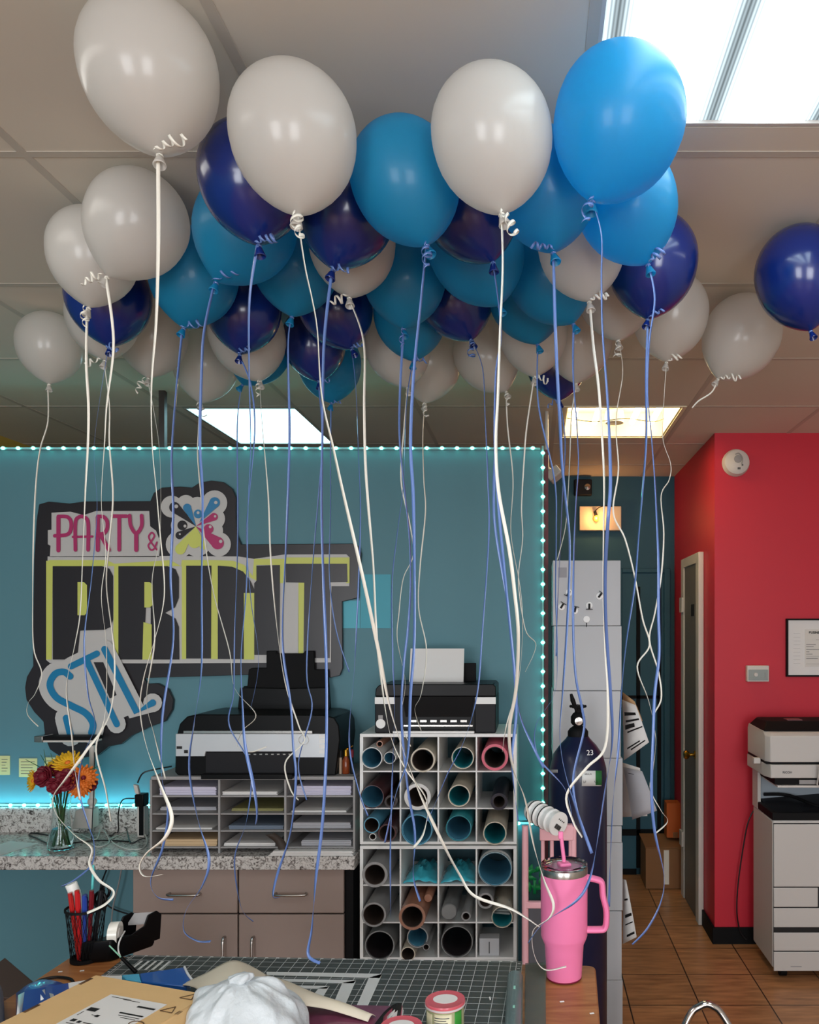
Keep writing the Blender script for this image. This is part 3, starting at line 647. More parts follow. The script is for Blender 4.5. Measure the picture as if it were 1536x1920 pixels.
for (rx, ry, rr, cn, th, so, lb) in rolls:
    yf = sy-so; m = P(rx, ry, yf); r = rr*yf/1480
    # keep the body of the roll inside its own cube
    ci = min(range(4), key=lambda i: abs((vx[i]+vx[i+1])/2-m.x)); ri = min(range(6), key=lambda i: abs((zrow[i][0]+zrow[i][1])/2-m.z))
    x0, x1 = vx[ci]+.007, vx[ci+1]-.007; z1, z0 = zrow[ri]
    r = min(r, (x1-x0)/2-.001, (z1-z0)/2-.001)
    m.x = min(max(m.x, x0+r), x1-r); m.z = min(max(m.z, z0+r), z1-r)
    for (qx, qz, qr) in placed:      # and beside the other rolls of that cube
        dx, dz = m.x-qx, m.z-qz; dd = math.hypot(dx, dz)
        if dd < qr+r+.001: r = max(.012, min(r, dd-qr-.001))
    placed.append((m.x, m.z, r))
    rl = thing('vinyl_roll', m, lb, 'roll', 'rolls stored in the cube shelf')
    a = Vector((m.x, yf, m.z)); e = Vector((m.x, 3.18, m.z))
    if th < .5:
        MB().pipe(a, e, r, r*(1-th)).build('roll_body', RM[cn], rl)
        if th > .1: MB().pipe(a+Vector((0, .002, 0)), e, r*(1-th)-.0002, r*(1-th)*.94).build('core', CORE, rl)
        else:
            MB().pipe(a+Vector((0, .006, 0)), e, r*(1-th)-.0006, r*(1-th)*.96).build('inner_layer', RM['teal' if cn == 'cream' else ('blue' if cn != 'lgrey' else 'dark')], rl)
    else: MB().lathe([(0, 0), (r*.9, 0), (r, .004), (r, .26), (0, .26)], a, (0, 1, 0)).build('roll_body', RM[cn], rl)
    if 'printed band' in lb: MB().lathe([(r+.0004, 0), (r+.0004, .03)], a+Vector((0, .01, 0)), (0, 1, 0)).build('paper_band', M_PAPER, rl)
# bags of clear film in the two middle cubes, green box
for ci, lb in ((1, 'crinkled teal film bag lying in the second top cube of the lower unit'), (2, 'crinkled teal film bag lying in the third top cube of the lower unit')):
    b = MB(); n = 10; L = []
    x0, x1 = vx[ci]+.008, vx[ci+1]-.008
    for j in range(8):
        L.append([Vector((x0+(x1-x0)*i/n, sy+.01+.2*j/7, zL[1]+.004+(.03+.012*math.sin(i*1.7+j*2.1))*math.sin(PI*(i+.3)/(n+.6))*min(1, .35+j/5)*1.0)) for i in range(n+1)])
    b.rings(L, closed=False)
    tag(b.build('film_bag', mat('teal_film_%s' % ('one' if ci == 1 else 'two'), (60, 180, 200), .08, coat=.6), smooth=60, solid=.002), lb, 'film bag')
a, e = P(899, 1798, sy+.01), P(936, 1760, sy+.01)
bx = tag(MB().box((a.x, sy+.012, zL[3]+.0105), (e.x, sy+.06, e.z)).build('small_box', M_WBOX, bevel=.001), 'small white box with a slot in the bottom right cube of the shelf', 'box')
MB().box(((a.x+e.x)/2-.0015, sy+.0113, e.z-.055), ((a.x+e.x)/2+.0015, sy+.0118, e.z-.012)).build('slot', M_INK, bx)
b = MB()
a = P(945, 1705, sy+.02)
for k in range(5): b.box((a.x-.035+.002*k, sy+.004+k*.004, a.z-.012+k*.009), (a.x+.03-.003*k, sy+.07, a.z-.005+k*.009), rz=.1*(k-2))
tag(b.build('plastic_bundle', mat('pale_bundle', (150, 154, 150), .35)), 'bundle of pale plastic bags in the middle right cube of the lower unit', 'bundle')

# smaller printer on the cube shelf
p2 = 2.92; z0 = zT[0]+.0006
def X2(v, d=p2): return P(v, 0, d).x
def Z2(v, d=p2): return P(0, v, d).z
pr = thing('compact_printer', (X2(816), 3.05, z0), 'compact black photo printer with a white sheet on the cube shelf', 'printer')
MB().box((X2(703), p2, z0), (X2(752), 3.17, Z2(1306))).build('left_body', M_DGREY, pr, bevel=.004)
MB().box((X2(890), p2, z0), (X2(930), 3.17, Z2(1306))).build('right_body', M_DGREY, pr, bevel=.004)
MB().plate([(X2(a), p2+.004, Z2(b)) for a, b in ((703,1306),(704,1292),(710,1285),(722,1283),(925,1283),(930,1288),(930,1306))], Vector((0, .24, 0))).build('top_cover', M_BLACKP, pr, bevel=.003)
MB().box((X2(752), p2+.02, z0), (X2(890), 3.17, Z2(1306))).build('centre_body', M_BLACKP, pr)
MB().plate([(X2(753), p2+.001, Z2(1306)), (X2(889), p2+.001, Z2(1306)), (X2(882), p2+.012, Z2(1345)), (X2(760), p2+.012, Z2(1345))], Vector((0, .006, 0))).build('front_flap', M_BLACKP, pr)
b = MB()
for k in range(6): b.box((X2(768+k*19), p2+.014, Z2(1355)), (X2(780+k*19), p2+.019, Z2(1351)))
b.box((X2(756), p2+.012, Z2(1363)), (X2(886), p2+.019, Z2(1360))); b.build('feed_rollers', M_STEEL, pr)
for a, c in ((703, 741), (891, 930)): MB().box((X2(a), p2-.003, Z2(1320)), (X2(c), p2-.0005, Z2(1307))).build('trim_strip', M_WHITE, pr, bevel=.001)
MB().box((X2(738), p2-.018, z0), (X2(890), p2-.001, z0+.009)).build('tray_lip', M_WHITE, pr, bevel=.002)
MB().lathe([(0, 0), (.0175, 0), (.0175, .001), (0, .001)], (X2(714), p2-.0015, Z2(1357)), (0, 1, 0)).build('oval_badge', M_WHITE, pr)
MB().box((X2(709.5), p2-.0012, Z2(1350)), (X2(718), p2-.0002, Z2(1341))).build('square_badge', M_GREYL, pr)
MB().box((X2(757), 3.1, Z2(1300)), (X2(886), 3.115, Z2(1247))).build('paper_support', M_BLACKM, pr, bevel=.002)
b = MB(); b.plate([(P(767,0,3.05).x-.0, 3.05, Z2(1288)), (P(869,0,3.05).x, 3.05, Z2(1288)), (P(869,0,3.05).x+.0, 3.09, P(0,1216,3.09).z), (P(767,0,3.05).x, 3.09, P(0,1216,3.09).z)], Vector((0, .003, 0)))
tag(b.build('paper_sheet', M_PAPER), 'blank white sheet standing in the compact printer feed', 'paper')
# ================================================================== ON THE COUNTER, LEFT
def C(px, y): return Vector((P(px, 0, y).x, y, ct+.0008))
# vase
v0 = C(115, 2.99)
t = thing('glass_vase', v0, 'clear glass vase of cut stems on the granite counter', 'vase')
vh = P(0, 1478, 2.99).z-ct
prof = [(0, 0), (.040, 0), (.047, .006), (.047, .03), (.038, .07), (.030, vh*.65), (.034, vh*.85), (.047, vh)]
prof += [(r-.003, h+.0) for r, h in reversed(prof[2:])]+[(0, .008)]
MB().lathe(prof, v0).build('vase_glass', M_GLASS, t)
MB().lathe([(0, .01), (.036, .01), (.043, .028), (.035, .068), (.031, .078), (0, .078)], v0).build('water', M_GLASS, t)
fb = thing('flower_bouquet', v0+Vector((0, 0, vh)), 'bouquet of dark red roses and yellow daisies in the glass vase', 'flowers')
random.seed(3)
st = MB()
for k in range(14):
    a = random.uniform(0, 2*PI); st.tube([v0+Vector((.022*math.cos(a), .022*math.sin(a), .015)), v0+Vector((.012*math.cos(a+2), .012*math.sin(a+2), vh*.6)), v0+Vector((.04*math.cos(a+2.2), .03*math.sin(a+2.2), vh+.04))], .0026, 6)
st.build('stems', M_GREEN, fb)
def petals(b, c, n, r, w, up, face, layers=2, lift=.35):
    face = Vector(face).normalized(); q = Vector((0, 0, 1)).rotation_difference(face)
    for ly in range(layers):
        for k in range(n):
            a = 2*PI*(k+ly*.5)/n; rr = r*(1-.22*ly); d = Vector((math.cos(a), math.sin(a), 0)); s = Vector((-math.sin(a), math.cos(a), 0))
            L = []; R = []
            for j in range(5):
                u = j/4; wd = w*math.sin(PI*(.15+.75*u))*.5; p = d*rr*(.15+.85*u)+Vector((0, 0, rr*(lift*u*u+.15*ly)))
                L.append(c+q @ (p+s*wd)); R.append(c+q @ (p-s*wd))
            b.strip(L, R)
def daisy(px, py, y, r, face, m, m2):
    c = P(px, py, y); b = MB(); petals(b, c, 16, r, r*.32, 0, face, 3)
    o = b.build('daisy', m, fb, solid=.0008); f = Vector(face).normalized()
    MB().sphere(c+f*.006, r*.2, 10).build('flower_centre', m2, o)
def rose(px, py, y, r, face, m=M_DRED):
    c = P(px, py, y); b = MB()
    for ly, (rr, lf, n) in enumerate(((r, .35, 7), (r*.85, .7, 7), (r*.65, 1.1, 6), (r*.42, 1.6, 5))): petals(b, c, n, rr, rr*1.25, 0, face, 1, lf)
    o = b.build('rose', m, fb, solid=.0012); MB().sphere(c+Vector(face).normalized()*r*.3, r*.45, 12).build('rose_bud', m, o)
daisy(128, 1433, 2.98, .055, (.1, -.6, .9), M_YEL, M_ORNG); daisy(104, 1440, 2.99, .04, (-.3, -.7, .6), M_YEL, M_ORNG); daisy(66, 1464, 2.97, .042, (-.6, -.7, .1), M_YEL, M_ORNG)
daisy(156, 1458, 2.965, .05, (.6, -.8, .1), M_ORNG, M_DRED); daisy(150, 1476, 2.96, .04, (.4, -.9, -.3), M_ORNG, M_DRED)
rose(86, 1456, 2.95, .040, (-.3, -1, .2)); rose(128, 1462, 2.94, .042, (.1, -1, .1)); rose(106, 1472, 2.93, .034, (-.1, -1, -.2)); rose(166, 1470, 2.99, .03, (.8, -.8, 0)); rose(108, 1446, 2.98, .034, (0, -.7, .8))
for a, b_ in (((86, 1430), (82, 1405)), ((78, 1440), (48, 1424)), ((100, 1430), (95, 1412)), ((165, 1446), (190, 1434)), ((88, 1435), (76, 1415))):
    MB().tube([P(a[0], a[1], 2.97), P(b_[0], b_[1], 2.97)], [.002, .0008], 5).build('grass_spike', M_GREEN, fb)
# desk lamp behind the flowers
lb = C(166, 3.14)
t = thing('desk_lamp', lb, 'white desk lamp with a flat bar head behind the flowers', 'lamp')
MB().plate([(P(x_, 0, 3.14).x, 3.12, P(0, y_, 3.14).z) for x_, y_ in ((140,1552),(146,1518),(160,1513),(178,1515),(178,1552))], Vector((0, .05, 0))).build('base', M_OFFW, t, bevel=.004)
zt_ = P(0, 1398, 3.14).z; lx = P(173, 0, 3.14).x
MB().cyl((lx, 3.14, P(0, 1514, 3.14).z), (lx, 3.14, zt_), .011).build('post', M_OFFW, t)
MB().sphere((lx, 3.14, P(0, 1503, 3.14).z), .018).build('joint', M_OFFW, t)
MB().box((P(76, 0, 3.14).x, 3.11, P(0, 1390, 3.14).z), (P(184, 0, 3.14).x, 3.17, P(0, 1386, 3.14).z)).build('light_bar', M_OFFW, t, bevel=.002)
MB().box((P(88, 0, 3.14).x, 3.108, P(0, 1386, 3.14).z), (P(184, 0, 3.14).x, 3.17, P(0, 1379, 3.14).z)).build('bar_cover', M_BLACKM, t, bevel=.002)
MB().box((P(74, 0, 3.14).x, 3.105, P(0, 1390, 3.14).z), (P(90, 0, 3.14).x, 3.175, P(0, 1378, 3.14).z)).build('end_cap', M_STEEL, t, bevel=.002)
MB().tube(spline([(lx+.012, 3.135, P(0, 1410, 3.14).z), (lx+.013, 3.13, P(0, 1470, 3.14).z), (lx+.012, 3.12, P(0, 1530, 3.14).z), (lx+.02, 3.1, ct+.004)]), .0018, 6).build('cord', M_CABLE, t)
tag(MB().box((P(-40, 0, 2.95).x, 2.92, ct+.0006), (P(45, 0, 3.0).x, 3.08, ct+.0016), rz=-.25).build('paper_sheet', M_PAPER), 'white sheet lying flat on the counter left of the vase', 'paper')
# power strip, adapters and cables
def cable(name, pts, r, m, label, cat='cable', group='cables on the counter'):
    return tag(MB().tube(spline(pts, 10), r, 6).build(name, m), label, cat, group)
def CC(px, py):   # on the counter top
    y = 1480*(1.6-ct-.004)/(py-1180); return Vector((P(px, 0, y).x, y, ct+.004))
def lift(v, h): return v+Vector((0, 0, h))
t = thing('power_strip', C(268, 3.17), 'upright black-fronted power strip left of the paper sorter', 'power strip')
px_ = P(268, 0, 3.17).x
MB().box((px_-.014, 3.15, ct+.001), (px_+.014, 3.19, P(0, 1505, 3.17).z)).build('strip_body', M_OFFW, t, bevel=.003)
MB().box((px_-.004, 3.146, ct+.01), (px_+.013, 3.1495, P(0, 1510, 3.17).z)).build('strip_face', M_BLACKP, t)
ad = thing('power_adapter', P(262, 1515, 3.10), 'black plug adapter with a white plug at the top of the power strip', 'adapter')
a = P(252, 1513, 3.10); b_ = P(269, 1490, 3.10)
MB().box((a.x, 3.10, a.z), (b_.x, 3.145, b_.z)).build('adapter_body', M_BLACKP, ad, bevel=.003)
MB().obox(P(257, 1480, 3.12), (.008, 0, -.002), (0, .008, 0), (-.004, 0, .018)).build('plug', M_OFFW, ad, bevel=.002)
cable('black_cable', [P(258, 1468, 3.12), P(268, 1450, 3.14), P(290, 1443, 3.16), P(322, 1437, 3.2)], .003, M_CABLE, 'black cord rising from the white plug to the wide printer')
cable('black_cable', [P(252, 1497, 3.11), P(230, 1500, 3.11), P(222, 1525, 3.1), CC(221, 1560), CC(205, 1566)], .0025, M_CABLE, 'black cord looping down from the adapter to the counter')
cable('black_cable', [CC(245, 1578), CC(210, 1576), CC(180, 1576), CC(140, 1580), CC(100, 1584), CC(70, 1572), CC(55, 1566), CC(62, 1562), CC(90, 1566)], .003, M_CABLE, 'long black cord trailing left past the foot of the vase')
cable('black_cable', [CC(208, 1568), CC(222, 1556), lift(CC(236, 1562), .02), CC(245, 1580), CC(262, 1574), CC(272, 1572)], .0025, M_CABLE, 'kinked black cord in the tangle beside the power strip')
cable('charging_cable', [CC(200, 1566), CC(215, 1582), CC(240, 1592), CC(268, 1590), CC(276, 1575), lift(CC(262, 1560), .015), CC(236, 1560), CC(205, 1574)], .0022, M_WCABLE, 'white cable coiled in front of the power strip')
cable('charging_cable', [CC(130, 1562), CC(150, 1564), CC(180, 1574), lift(CC(190, 1558), .012), CC(205, 1578), CC(185, 1588), CC(172, 1582)], .0022, M_WCABLE, 'white cable crossing the counter behind the vase')
# cords dangling in the knee space
t = tag(MB().tube(spline([P(228, 1628, 3.2), P(222, 1660, 3.2), P(212, 1700, 3.2), P(208, 1740, 3.2)]), .003, 6).build('dangling_cord', M_GREYL), 'pale cord hanging under the counter left of the cabinet', 'cord')
t = tag(MB().tube(spline([P(200, 1630, 3.22), P(188, 1670, 3.22), P(205, 1700, 3.22), P(248, 1716, 3.22)]), .003, 6).build('dangling_cord', M_DGREY), 'dark looped cord under the counter against the teal wall', 'cord')

# post over the partition
xx = P(305, 0, 3.31).x
tag(MB().box((xx-.012, 3.30, 2.3405), (xx+.012, 3.325, H-.001)).build('metal_post', mat('dark_bronze_post', (80, 72, 72), .4, metal=.4)), 'slim dark metal post between the ceiling and the partition top', 'post')
# security camera at the end of the partition
c = P(1040, 890, 3.6)
t = thing('security_camera', c, 'small white security camera above the right end of the partition', 'camera')
MB().obox(c, (.026, -.01, .02), (.008, .03, -.004), (-.014, 0, .016)).build('camera_body', M_OFFW, t, bevel=.005)
MB().tube([c+Vector((-.02, .02, .02)), c+Vector((-.035, .02, .04)), (c.x-.035, 3.62, H-.001)], [.012, .01, .008]).build('bracket', M_OFFW, t)

# ================================================================== STACK OF BOXES, TANK
bz = [0, .24, .508, .773, .838, 1.10, 1.362, 1.614, 1.868]
bl = ['lowest white cardboard carton of the tall stack', 'second white carton from the floor in the tall stack', 'white carton behind the pink tumbler in the tall stack', 'slim white flat carton in the tall stack', 'white carton behind the cylinder in the tall stack', 'white carton beside the clipped papers in the tall stack', 'blank white carton below the topmost one of the tall stack', 'topmost white carton carrying white hooks and a grey label']
for k in range(8):
    j = .002*(-1)**k; x1 = .345-.004*(k > 4)
    o = MB().box((.078+j, 3.06+j, bz[k]+.0006), (x1+j, 3.36, bz[k+1]-.0012)).build('carton', M_WBOX, bevel=.002)
    tag(o, bl[k], 'box', 'white cartons in the tall stack'); 
    if k == 7: topbox = o
a, b_ = P(1047, 1083, 3.058), P(1063, 1064, 3.058)
MB().box((a.x, 3.0575, a.z), (b_.x, 3.0617, b_.z)).build('label', mat('grey_label', (150, 150, 156), .6), topbox)
# adhesive hooks
for (hx, hy, an, lb_) in ((1067, 1111, .5, 'upper left'), (1053, 1138, -2.6, 'lower left'), (1078, 1145, -2.9, 'second lower left'), (1105, 1135, 0, 'middle'), (1124, 1118, -2.5, 'right'), (1100, 1161, 0, 'lowest')):
    c = P(hx, hy, 3.057)
    t = thing('wall_hook', c, 'white round hook with black peg on the top carton, %s one' % lb_, 'hook', 'round hooks on the top carton')
    MB().lathe([(0, 0), (.0135, 0), (.0125, -.003), (0, -.0035)], c+Vector((0, .0005, 0)), (0, 1, 0)).build('hook_disc', mat('hook_white', (236, 236, 236), .4) if 'hook_white' not in MATS else MATS['hook_white'], t)
    if lb_ != 'lowest':
        u = Vector((math.sin(an), 0, math.cos(an))); w = Vector((u.z, 0, -u.x))
        MB().tube([c+u*.006+Vector((0, -.006, 0)), c-u*.014+Vector((0, -.008, 0))], .004, 8).tube([c-u*.016+w*.013+Vector((0, -.008, 0)), c-u*.016-w*.013+Vector((0, -.008, 0))], .0015, 6).build('peg', M_INK, t)
    else: MB().tube([c+Vector((0, -.004, -.014)), c+Vector((0, -.004, -.03))], .0016, 6).build('peg', M_INK, t)
# papers clipped to the right side of the stack
def sheet(name, quad, label, bars=None, bend=0.0, m=M_PAPER):
    a, b_, c, d_ = [P(*q) for q in quad]; n = 8; L = []; R = []
    for i in range(n+1):
        u = i/n; o = Vector((0, -bend*math.sin(PI*u), 0)); L.append(a.lerp(d_, u)+o); R.append(b_.lerp(c, u)+o)
    s = tag(MB().strip(L, R).build(name, m, solid=.0012), label, 'paper', 'papers on the side of the carton stack')
    if bars:
        g = MB()
        for (u0, u1, v0, v1) in bars:
            def q(u, v): return a.lerp(b_, u).lerp(d_.lerp(c, u), v)+Vector((0, -bend*math.sin(PI*v)-.0022, 0))
            g.strip([q(u0, v0), q(u0, v1)], [q(u1, v0), q(u1, v1)])
        g.build('print', M_INK, s, smooth=0)
    return s
sheet('clipped_paper', [(1167, 1312, 3.2), (1192, 1322, 3.12), (1217, 1392, 3.10), (1170, 1426, 3.2)], 'printed form sheet fanned out at the top of the clipped papers',
      [(.1, .8, .2, .26), (.15, .9, .34, .38), (.1, .6, .42, .5), (.2, .95, .54, .57), (.15, .7, .82, .85), (.3, .9, .88, .91)], .01)
sheet('clipped_paper', [(1168, 1298, 3.24), (1190, 1315, 3.18), (1205, 1352, 3.16), (1168, 1360, 3.24)], 'tan-edged sheet behind the printed form', None, .01, mat('tan_paper', (196, 160, 120), .7))
sheet('clipped_paper', [(1168, 1430, 3.25), (1200, 1440, 3.18), (1214, 1530, 3.17), (1168, 1532, 3.25)], 'plain white sheet at the back of the clipped papers', None, .01)
sheet('clipped_paper', [(1169, 1438, 3.2), (1204, 1446, 3.12), (1232, 1520, 3.1), (1186, 1537, 3.15)], 'grey sheet hanging lowest over the hallway', [(.2, .5, .1, .11)], .02, M_GPAPER)
sheet('clipped_paper', [(1168, 1648, 3.15), (1174, 1650, 3.12), (1194, 1757, 3.08), (1168, 1770, 3.12)], 'white form sheet low on the stack near the floor', [(.2, .7, .3, .33), (.2, .9, .55, .6), (.2, .9, .7, .72), (.3, .9, .88, .92)], .01)
# helium cylinder
ty = 2.84; tx = P(1084, 0, ty).x; tr = .104
t = thing('helium_cylinder', (tx, ty, 0), 'tall navy gas cylinder with black valve in front of the white cartons', 'gas cylinder')
zs = P(0, 1440, ty).z
MB().lathe([(0, .001), (tr*.9, .001), (tr, .02), (tr, zs-.04), (tr*.98, zs), (tr*.86, zs+.05), (tr*.62, zs+.085), (.045, zs+.105), (.038, zs+.115)], (tx, ty, 0), seg=48, cap1=True).build('tank_body', M_NAVYM, t)
MB().lathe([(.036, 0), (.037, .004), (.037, .02), (.030, .03), (.022, .036), (.016, .04), (.016, .05), (0, .05)], (tx, ty, zs+.112)).build('neck_ring', M_BLACKM, t)
zv = zs+.16
v = MB().lathe([(0, 0), (.02, 0), (.026, .008), (.026, .03), (.018, .042), (.012, .046), (.012, .06), (0, .06)], (tx, ty, zv-.005)).build('valve_body', M_BLACKM, t)
MB().lathe([(0, 0), (.011, 0), (.014, .01), (.014, .03), (.0, .032)], (tx, ty-.022, zv+.014), (0, -1, 0)).build('outlet_nut', M_STEEL, t)
b = MB()
for k in range(8):
    a = 2*PI*k/8; b.sphere((tx+.026*math.cos(a), ty+.026*math.sin(a), zv+.062), .0055, 8)
b.lathe([(0, -.004), (.026, -.004), (.026, .004), (0, .004)], (tx, ty, zv+.062)).build('hand_wheel', M_BLACKM, t)
MB().tube([(tx-.004, ty-.01, zv+.045), (tx-.02, ty-.02, zv+.085), (tx-.026, ty-.022, zv+.108)], [.006, .009, .005]).build('inflator_nozzle', M_BLACKM, t)
def onTank(px, py, push=.001):
    # point on the cylinder surface seen at that place
    dx = (px-1000)/1480; A = 1+dx*dx; B = -2*(dx*tx+ty); Cc = tx*tx+ty*ty-(tr+push)**2; D = B*B-4*A*Cc
    y = (-B-math.sqrt(max(D, 0)))/(2*A); return P(px, py, y)
def tank_patch(x0, y0, x1, y1, m, name, push=.001):
    n = 8; L = [onTank(x0+(x1-x0)*i/n, y0, push) for i in range(n+1)]; R = [onTank(x0+(x1-x0)*i/n, y1, push) for i in range(n+1)]
    return MB().strip(L, R).build(name, m, t, solid=.0005)
tank_patch(1091, 1445, 1128, 1474, mat('tank_label_white', (214, 216, 214), .5), 'tank_label', .003)
tank_patch(1117, 1445, 1129, 1472, mat('label_green', (40, 110, 60), .5), 'hazard_mark', .0038)
tank_patch(1031, 1443, 1046, 1449, M_GREYL, 'scuff_mark', .002)
q = onTank(1094, 1468, .0045); r_ = onTank(1120, 1468, .0045)
text_mesh('LFNT1BRG', .0115, M_INK, 'label_text', t, q, (r_-q), (0, 0, 1), .001)
q = onTank(1096, 1453, .0045); r_ = onTank(1118, 1453, .0045)
text_mesh('HELIUM', .008, M_INK, 'label_text', t, q, (r_-q), (0, 0, 1), .001)
q = onTank(1100, 1416, .0045)
text_mesh('23', .026, M_WHITE, 'painted_number', t, q+Vector((0, -.002, 0)), (1, .25, 0), (-.05, .25, 1), .001)

# ================================================================== BACK HALL
a, b_ = P(1087, 994, 5.1), P(1166, 948, 5.1)
t = thing('exit_light_box', ((a.x+b_.x)/2, 5.15, a.z), 'pale wall light box with one glowing orange bulb above the hallway', 'light box')
MB().box((a.x, 5.12, a.z), (b_.x, 5.158, b_.z)).build('box_panel', mat('aged_white_panel', (226, 208, 180), .6), t, bevel=.004)
c = P(1118, 972, 5.09)
MB().sphere(c, .016, 16, (1, 1, 1.25)).build('bulb', mat('orange_bulb', (255, 160, 60), .3, emit=(255, 130, 30), es=7), t)
MB().cyl(c+Vector((0, 0, .018)), c+Vector((-.008, 0, .045)), .011, .009, 12).tube(spline([c+Vector((-.008, 0, .045)), c+Vector((.02, 0, .07)), c+Vector((.07, .01, .085)), c+Vector((.11, .03, .08))]), .003, 6).build('socket_wire', M_CABLE, t)
pl = bpy.data.lights.new('exit_bulb_light', 'POINT'); pl.energy = 1.6; pl.color = (1, .5, .18); pl.shadow_soft_size = .02
po = bpy.data.objects.new('exit_bulb_light', pl); po.location = c+Vector((0, -.03, 0)); COL.objects.link(po)
a, b_ = P(1077, 929, 5.12), P(1110, 899, 5.12)
t = tag(MB().box((a.x, 5.11, a.z), (b_.x, 5.158, b_.z)).build('emergency_light', M_DGREY, bevel=.006), 'dim square wall fitting above the glowing light box', 'wall fitting')
MB().lathe([(0, 0), (.018, 0), (.02, .014), (0, .02)], ((b_.x-.03), 5.11, (a.z+b_.z)/2), (0, -1, 0)).build('lens', M_STEEL, t)
# cartons on the hall floor
t = thing('cardboard_box', P(1248, 1652, 4.9)*1, 'brown taped cardboard box on the tiled floor at the end of the hallway', 'box')
a, b_ = P(1211, 1654, 4.86), P(1286, 1591, 4.86)
MB().box((a.x, 4.86, .001), (b_.x, 5.10, b_.z)).build('box_body', M_CARD, t, bevel=.003)
MB().box(((a.x+b_.x)/2-.012, 4.857, .03), ((a.x+b_.x)/2+.02, 4.8595, b_.z-.01)).build('packing_tape', M_TAPE, t)
MB().plate([(a.x, 4.87, b_.z+.001), (b_.x, 4.87, b_.z+.001), (b_.x+.0, 5.09, b_.z+.03), (a.x-.01, 5.09, b_.z+.03)], Vector((0, 0, .004))).build('flap', M_CARD, t)
a2, b2 = P(1252, 1591, 4.93), P(1283, 1508, 4.93)
t = tag(MB().box((a2.x, 4.96, b_.z+.04), (b2.x, 5.06, b2.z)).build('orange_box', M_ORANGE, bevel=.002), 'upright orange box standing on the brown box in the hallway', 'box')
MB().box(((a2.x+b2.x)/2-.012, 4.957, b_.z+.04), ((a2.x+b2.x)/2+.018, 4.9595, b_.z+.075)).build('hand_hole', M_CARD, t)

# ================================================================== RED WALL
c = P(1381, 867, 4.0)
t = thing('smoke_detector', c, 'round white smoke detector high on the red wall', 'smoke detector')
MB().lathe([(0, 0), (.069, 0), (.069, .012), (.064, .02), (.062, .034), (.05, .042), (0, .044)], (c.x, 4.0185, c.z), (0, -1, 0), 40).build('detector_body', M_OFFW, t)
MB().lathe([(0, 0), (.020, 0), (.018, .004), (0, .005)], (c.x+.002, 3.976, c.z+.012), (0, -1, 0)).tube(spline([(c.x-.012, 3.973, c.z+.035), (c.x+.006, 3.973, c.z+.04), (c.x+.024, 3.973, c.z+.015), (c.x+.02, 3.973, c.z-.012)]), .003, 6).build('sounder', M_GREYL, t)
MB().box((c.x+.0, 3.972, c.z-.04), (c.x+.014, 3.9752, c.z-.03)).box((c.x+.02, 3.972, c.z-.022), (c.x+.028, 3.9752, c.z-.014)).build('indicator', M_GINK, t)
a, b_ = P(1401, 1278, 3.99), P(1442, 1248, 3.99)
t = thing('thermostat_box', ((a.x+b_.x)/2, 4.0, a.z), 'clear lockable cover over a thermostat on the red wall', 'thermostat')
MB().box((a.x, 3.985, a.z), (b_.x, 4.0185, b_.z)).build('cover', M_OFFW, t, bevel=.003)
MB().box((a.x+.006, 3.982, a.z+.006), (b_.x-.006, 3.9848, b_.z-.02)).build('window', mat('frosted_cover', (150, 158, 156), .25), t, bevel=.001)
MB().lathe([(0, 0), (.011, 0), (.009, .006), (0, .007)], (a.x+.042, 3.9815, a.z+.035), (0, -1, 0)).build('dial', M_OFFW, t)
MB().box((b_.x-.022, 3.979, a.z+.02), (b_.x-.018, 3.9818, a.z+.045)).build('latch', M_GREYL, t)
a, b_ = P(1476, 1269, 3.995), P(1580, 1160, 3.995)
t = thing('framed_certificate', ((a.x+b_.x)/2, 4.0, a.z), 'black framed printed certificate on the red wall at the right edge', 'picture frame')
f = MB(); w = .008
f.box((a.x, 3.998, a.z), (b_.x, 4.0185, a.z+w)).box((a.x, 3.998, b_.z-w), (b_.x, 4.0185, b_.z)).box((a.x, 3.998, a.z+w), (a.x+w, 4.0185, b_.z-w)).box((b_.x-w, 3.998, a.z+w), (b_.x, 4.0185, b_.z-w)).build('frame', M_BLACKM, t)
MB().box((a.x+w, 4.006, a.z+w), (b_.x-w, 4.018, b_.z-w)).build('paper_ground', M_PAPER, t)
p0, p1 = P(1510, 1250, 4.004), P(1566, 1180, 4.004)
MB().box((p0.x, 4.003, p0.z), (p1.x, 4.0055, p1.z)).build('document', mat('document_white', (216, 212, 206), .6), t)
q = P(1517, 1188, 4.002); text_mesh('BUSINESS', .0165, M_INK, 'document_heading', t, q, (1, 0, 0), (0, 0, 1), .001, .0006)
g = MB()
for yy, w0, hh in ((1200, 30, .8), (1209, 18, 2), (1213, 14, 2), (1218, 34, 1.4), (1222.5, 6, 2), (1227, 12, 2), (1231, 30, .8), (1235, 22, 2), (1245, 40, .6)):
    s0 = P(1512 if yy != 1200 else 1530, yy, 4.002); g.box((s0.x, 4.0018, s0.z), (s0.x+w0*.0027, 4.0026, s0.z+hh*.0012))
g.build('document_lines', M_GINK, t)
g = MB()
for k in range(9): s0 = P(1488, 1188+k*7, 4.005); g.box((s0.x, 4.0048, s0.z), (s0.x+.035, 4.0056, s0.z+.001))
g.build('margin_print', M_GREYL, t)

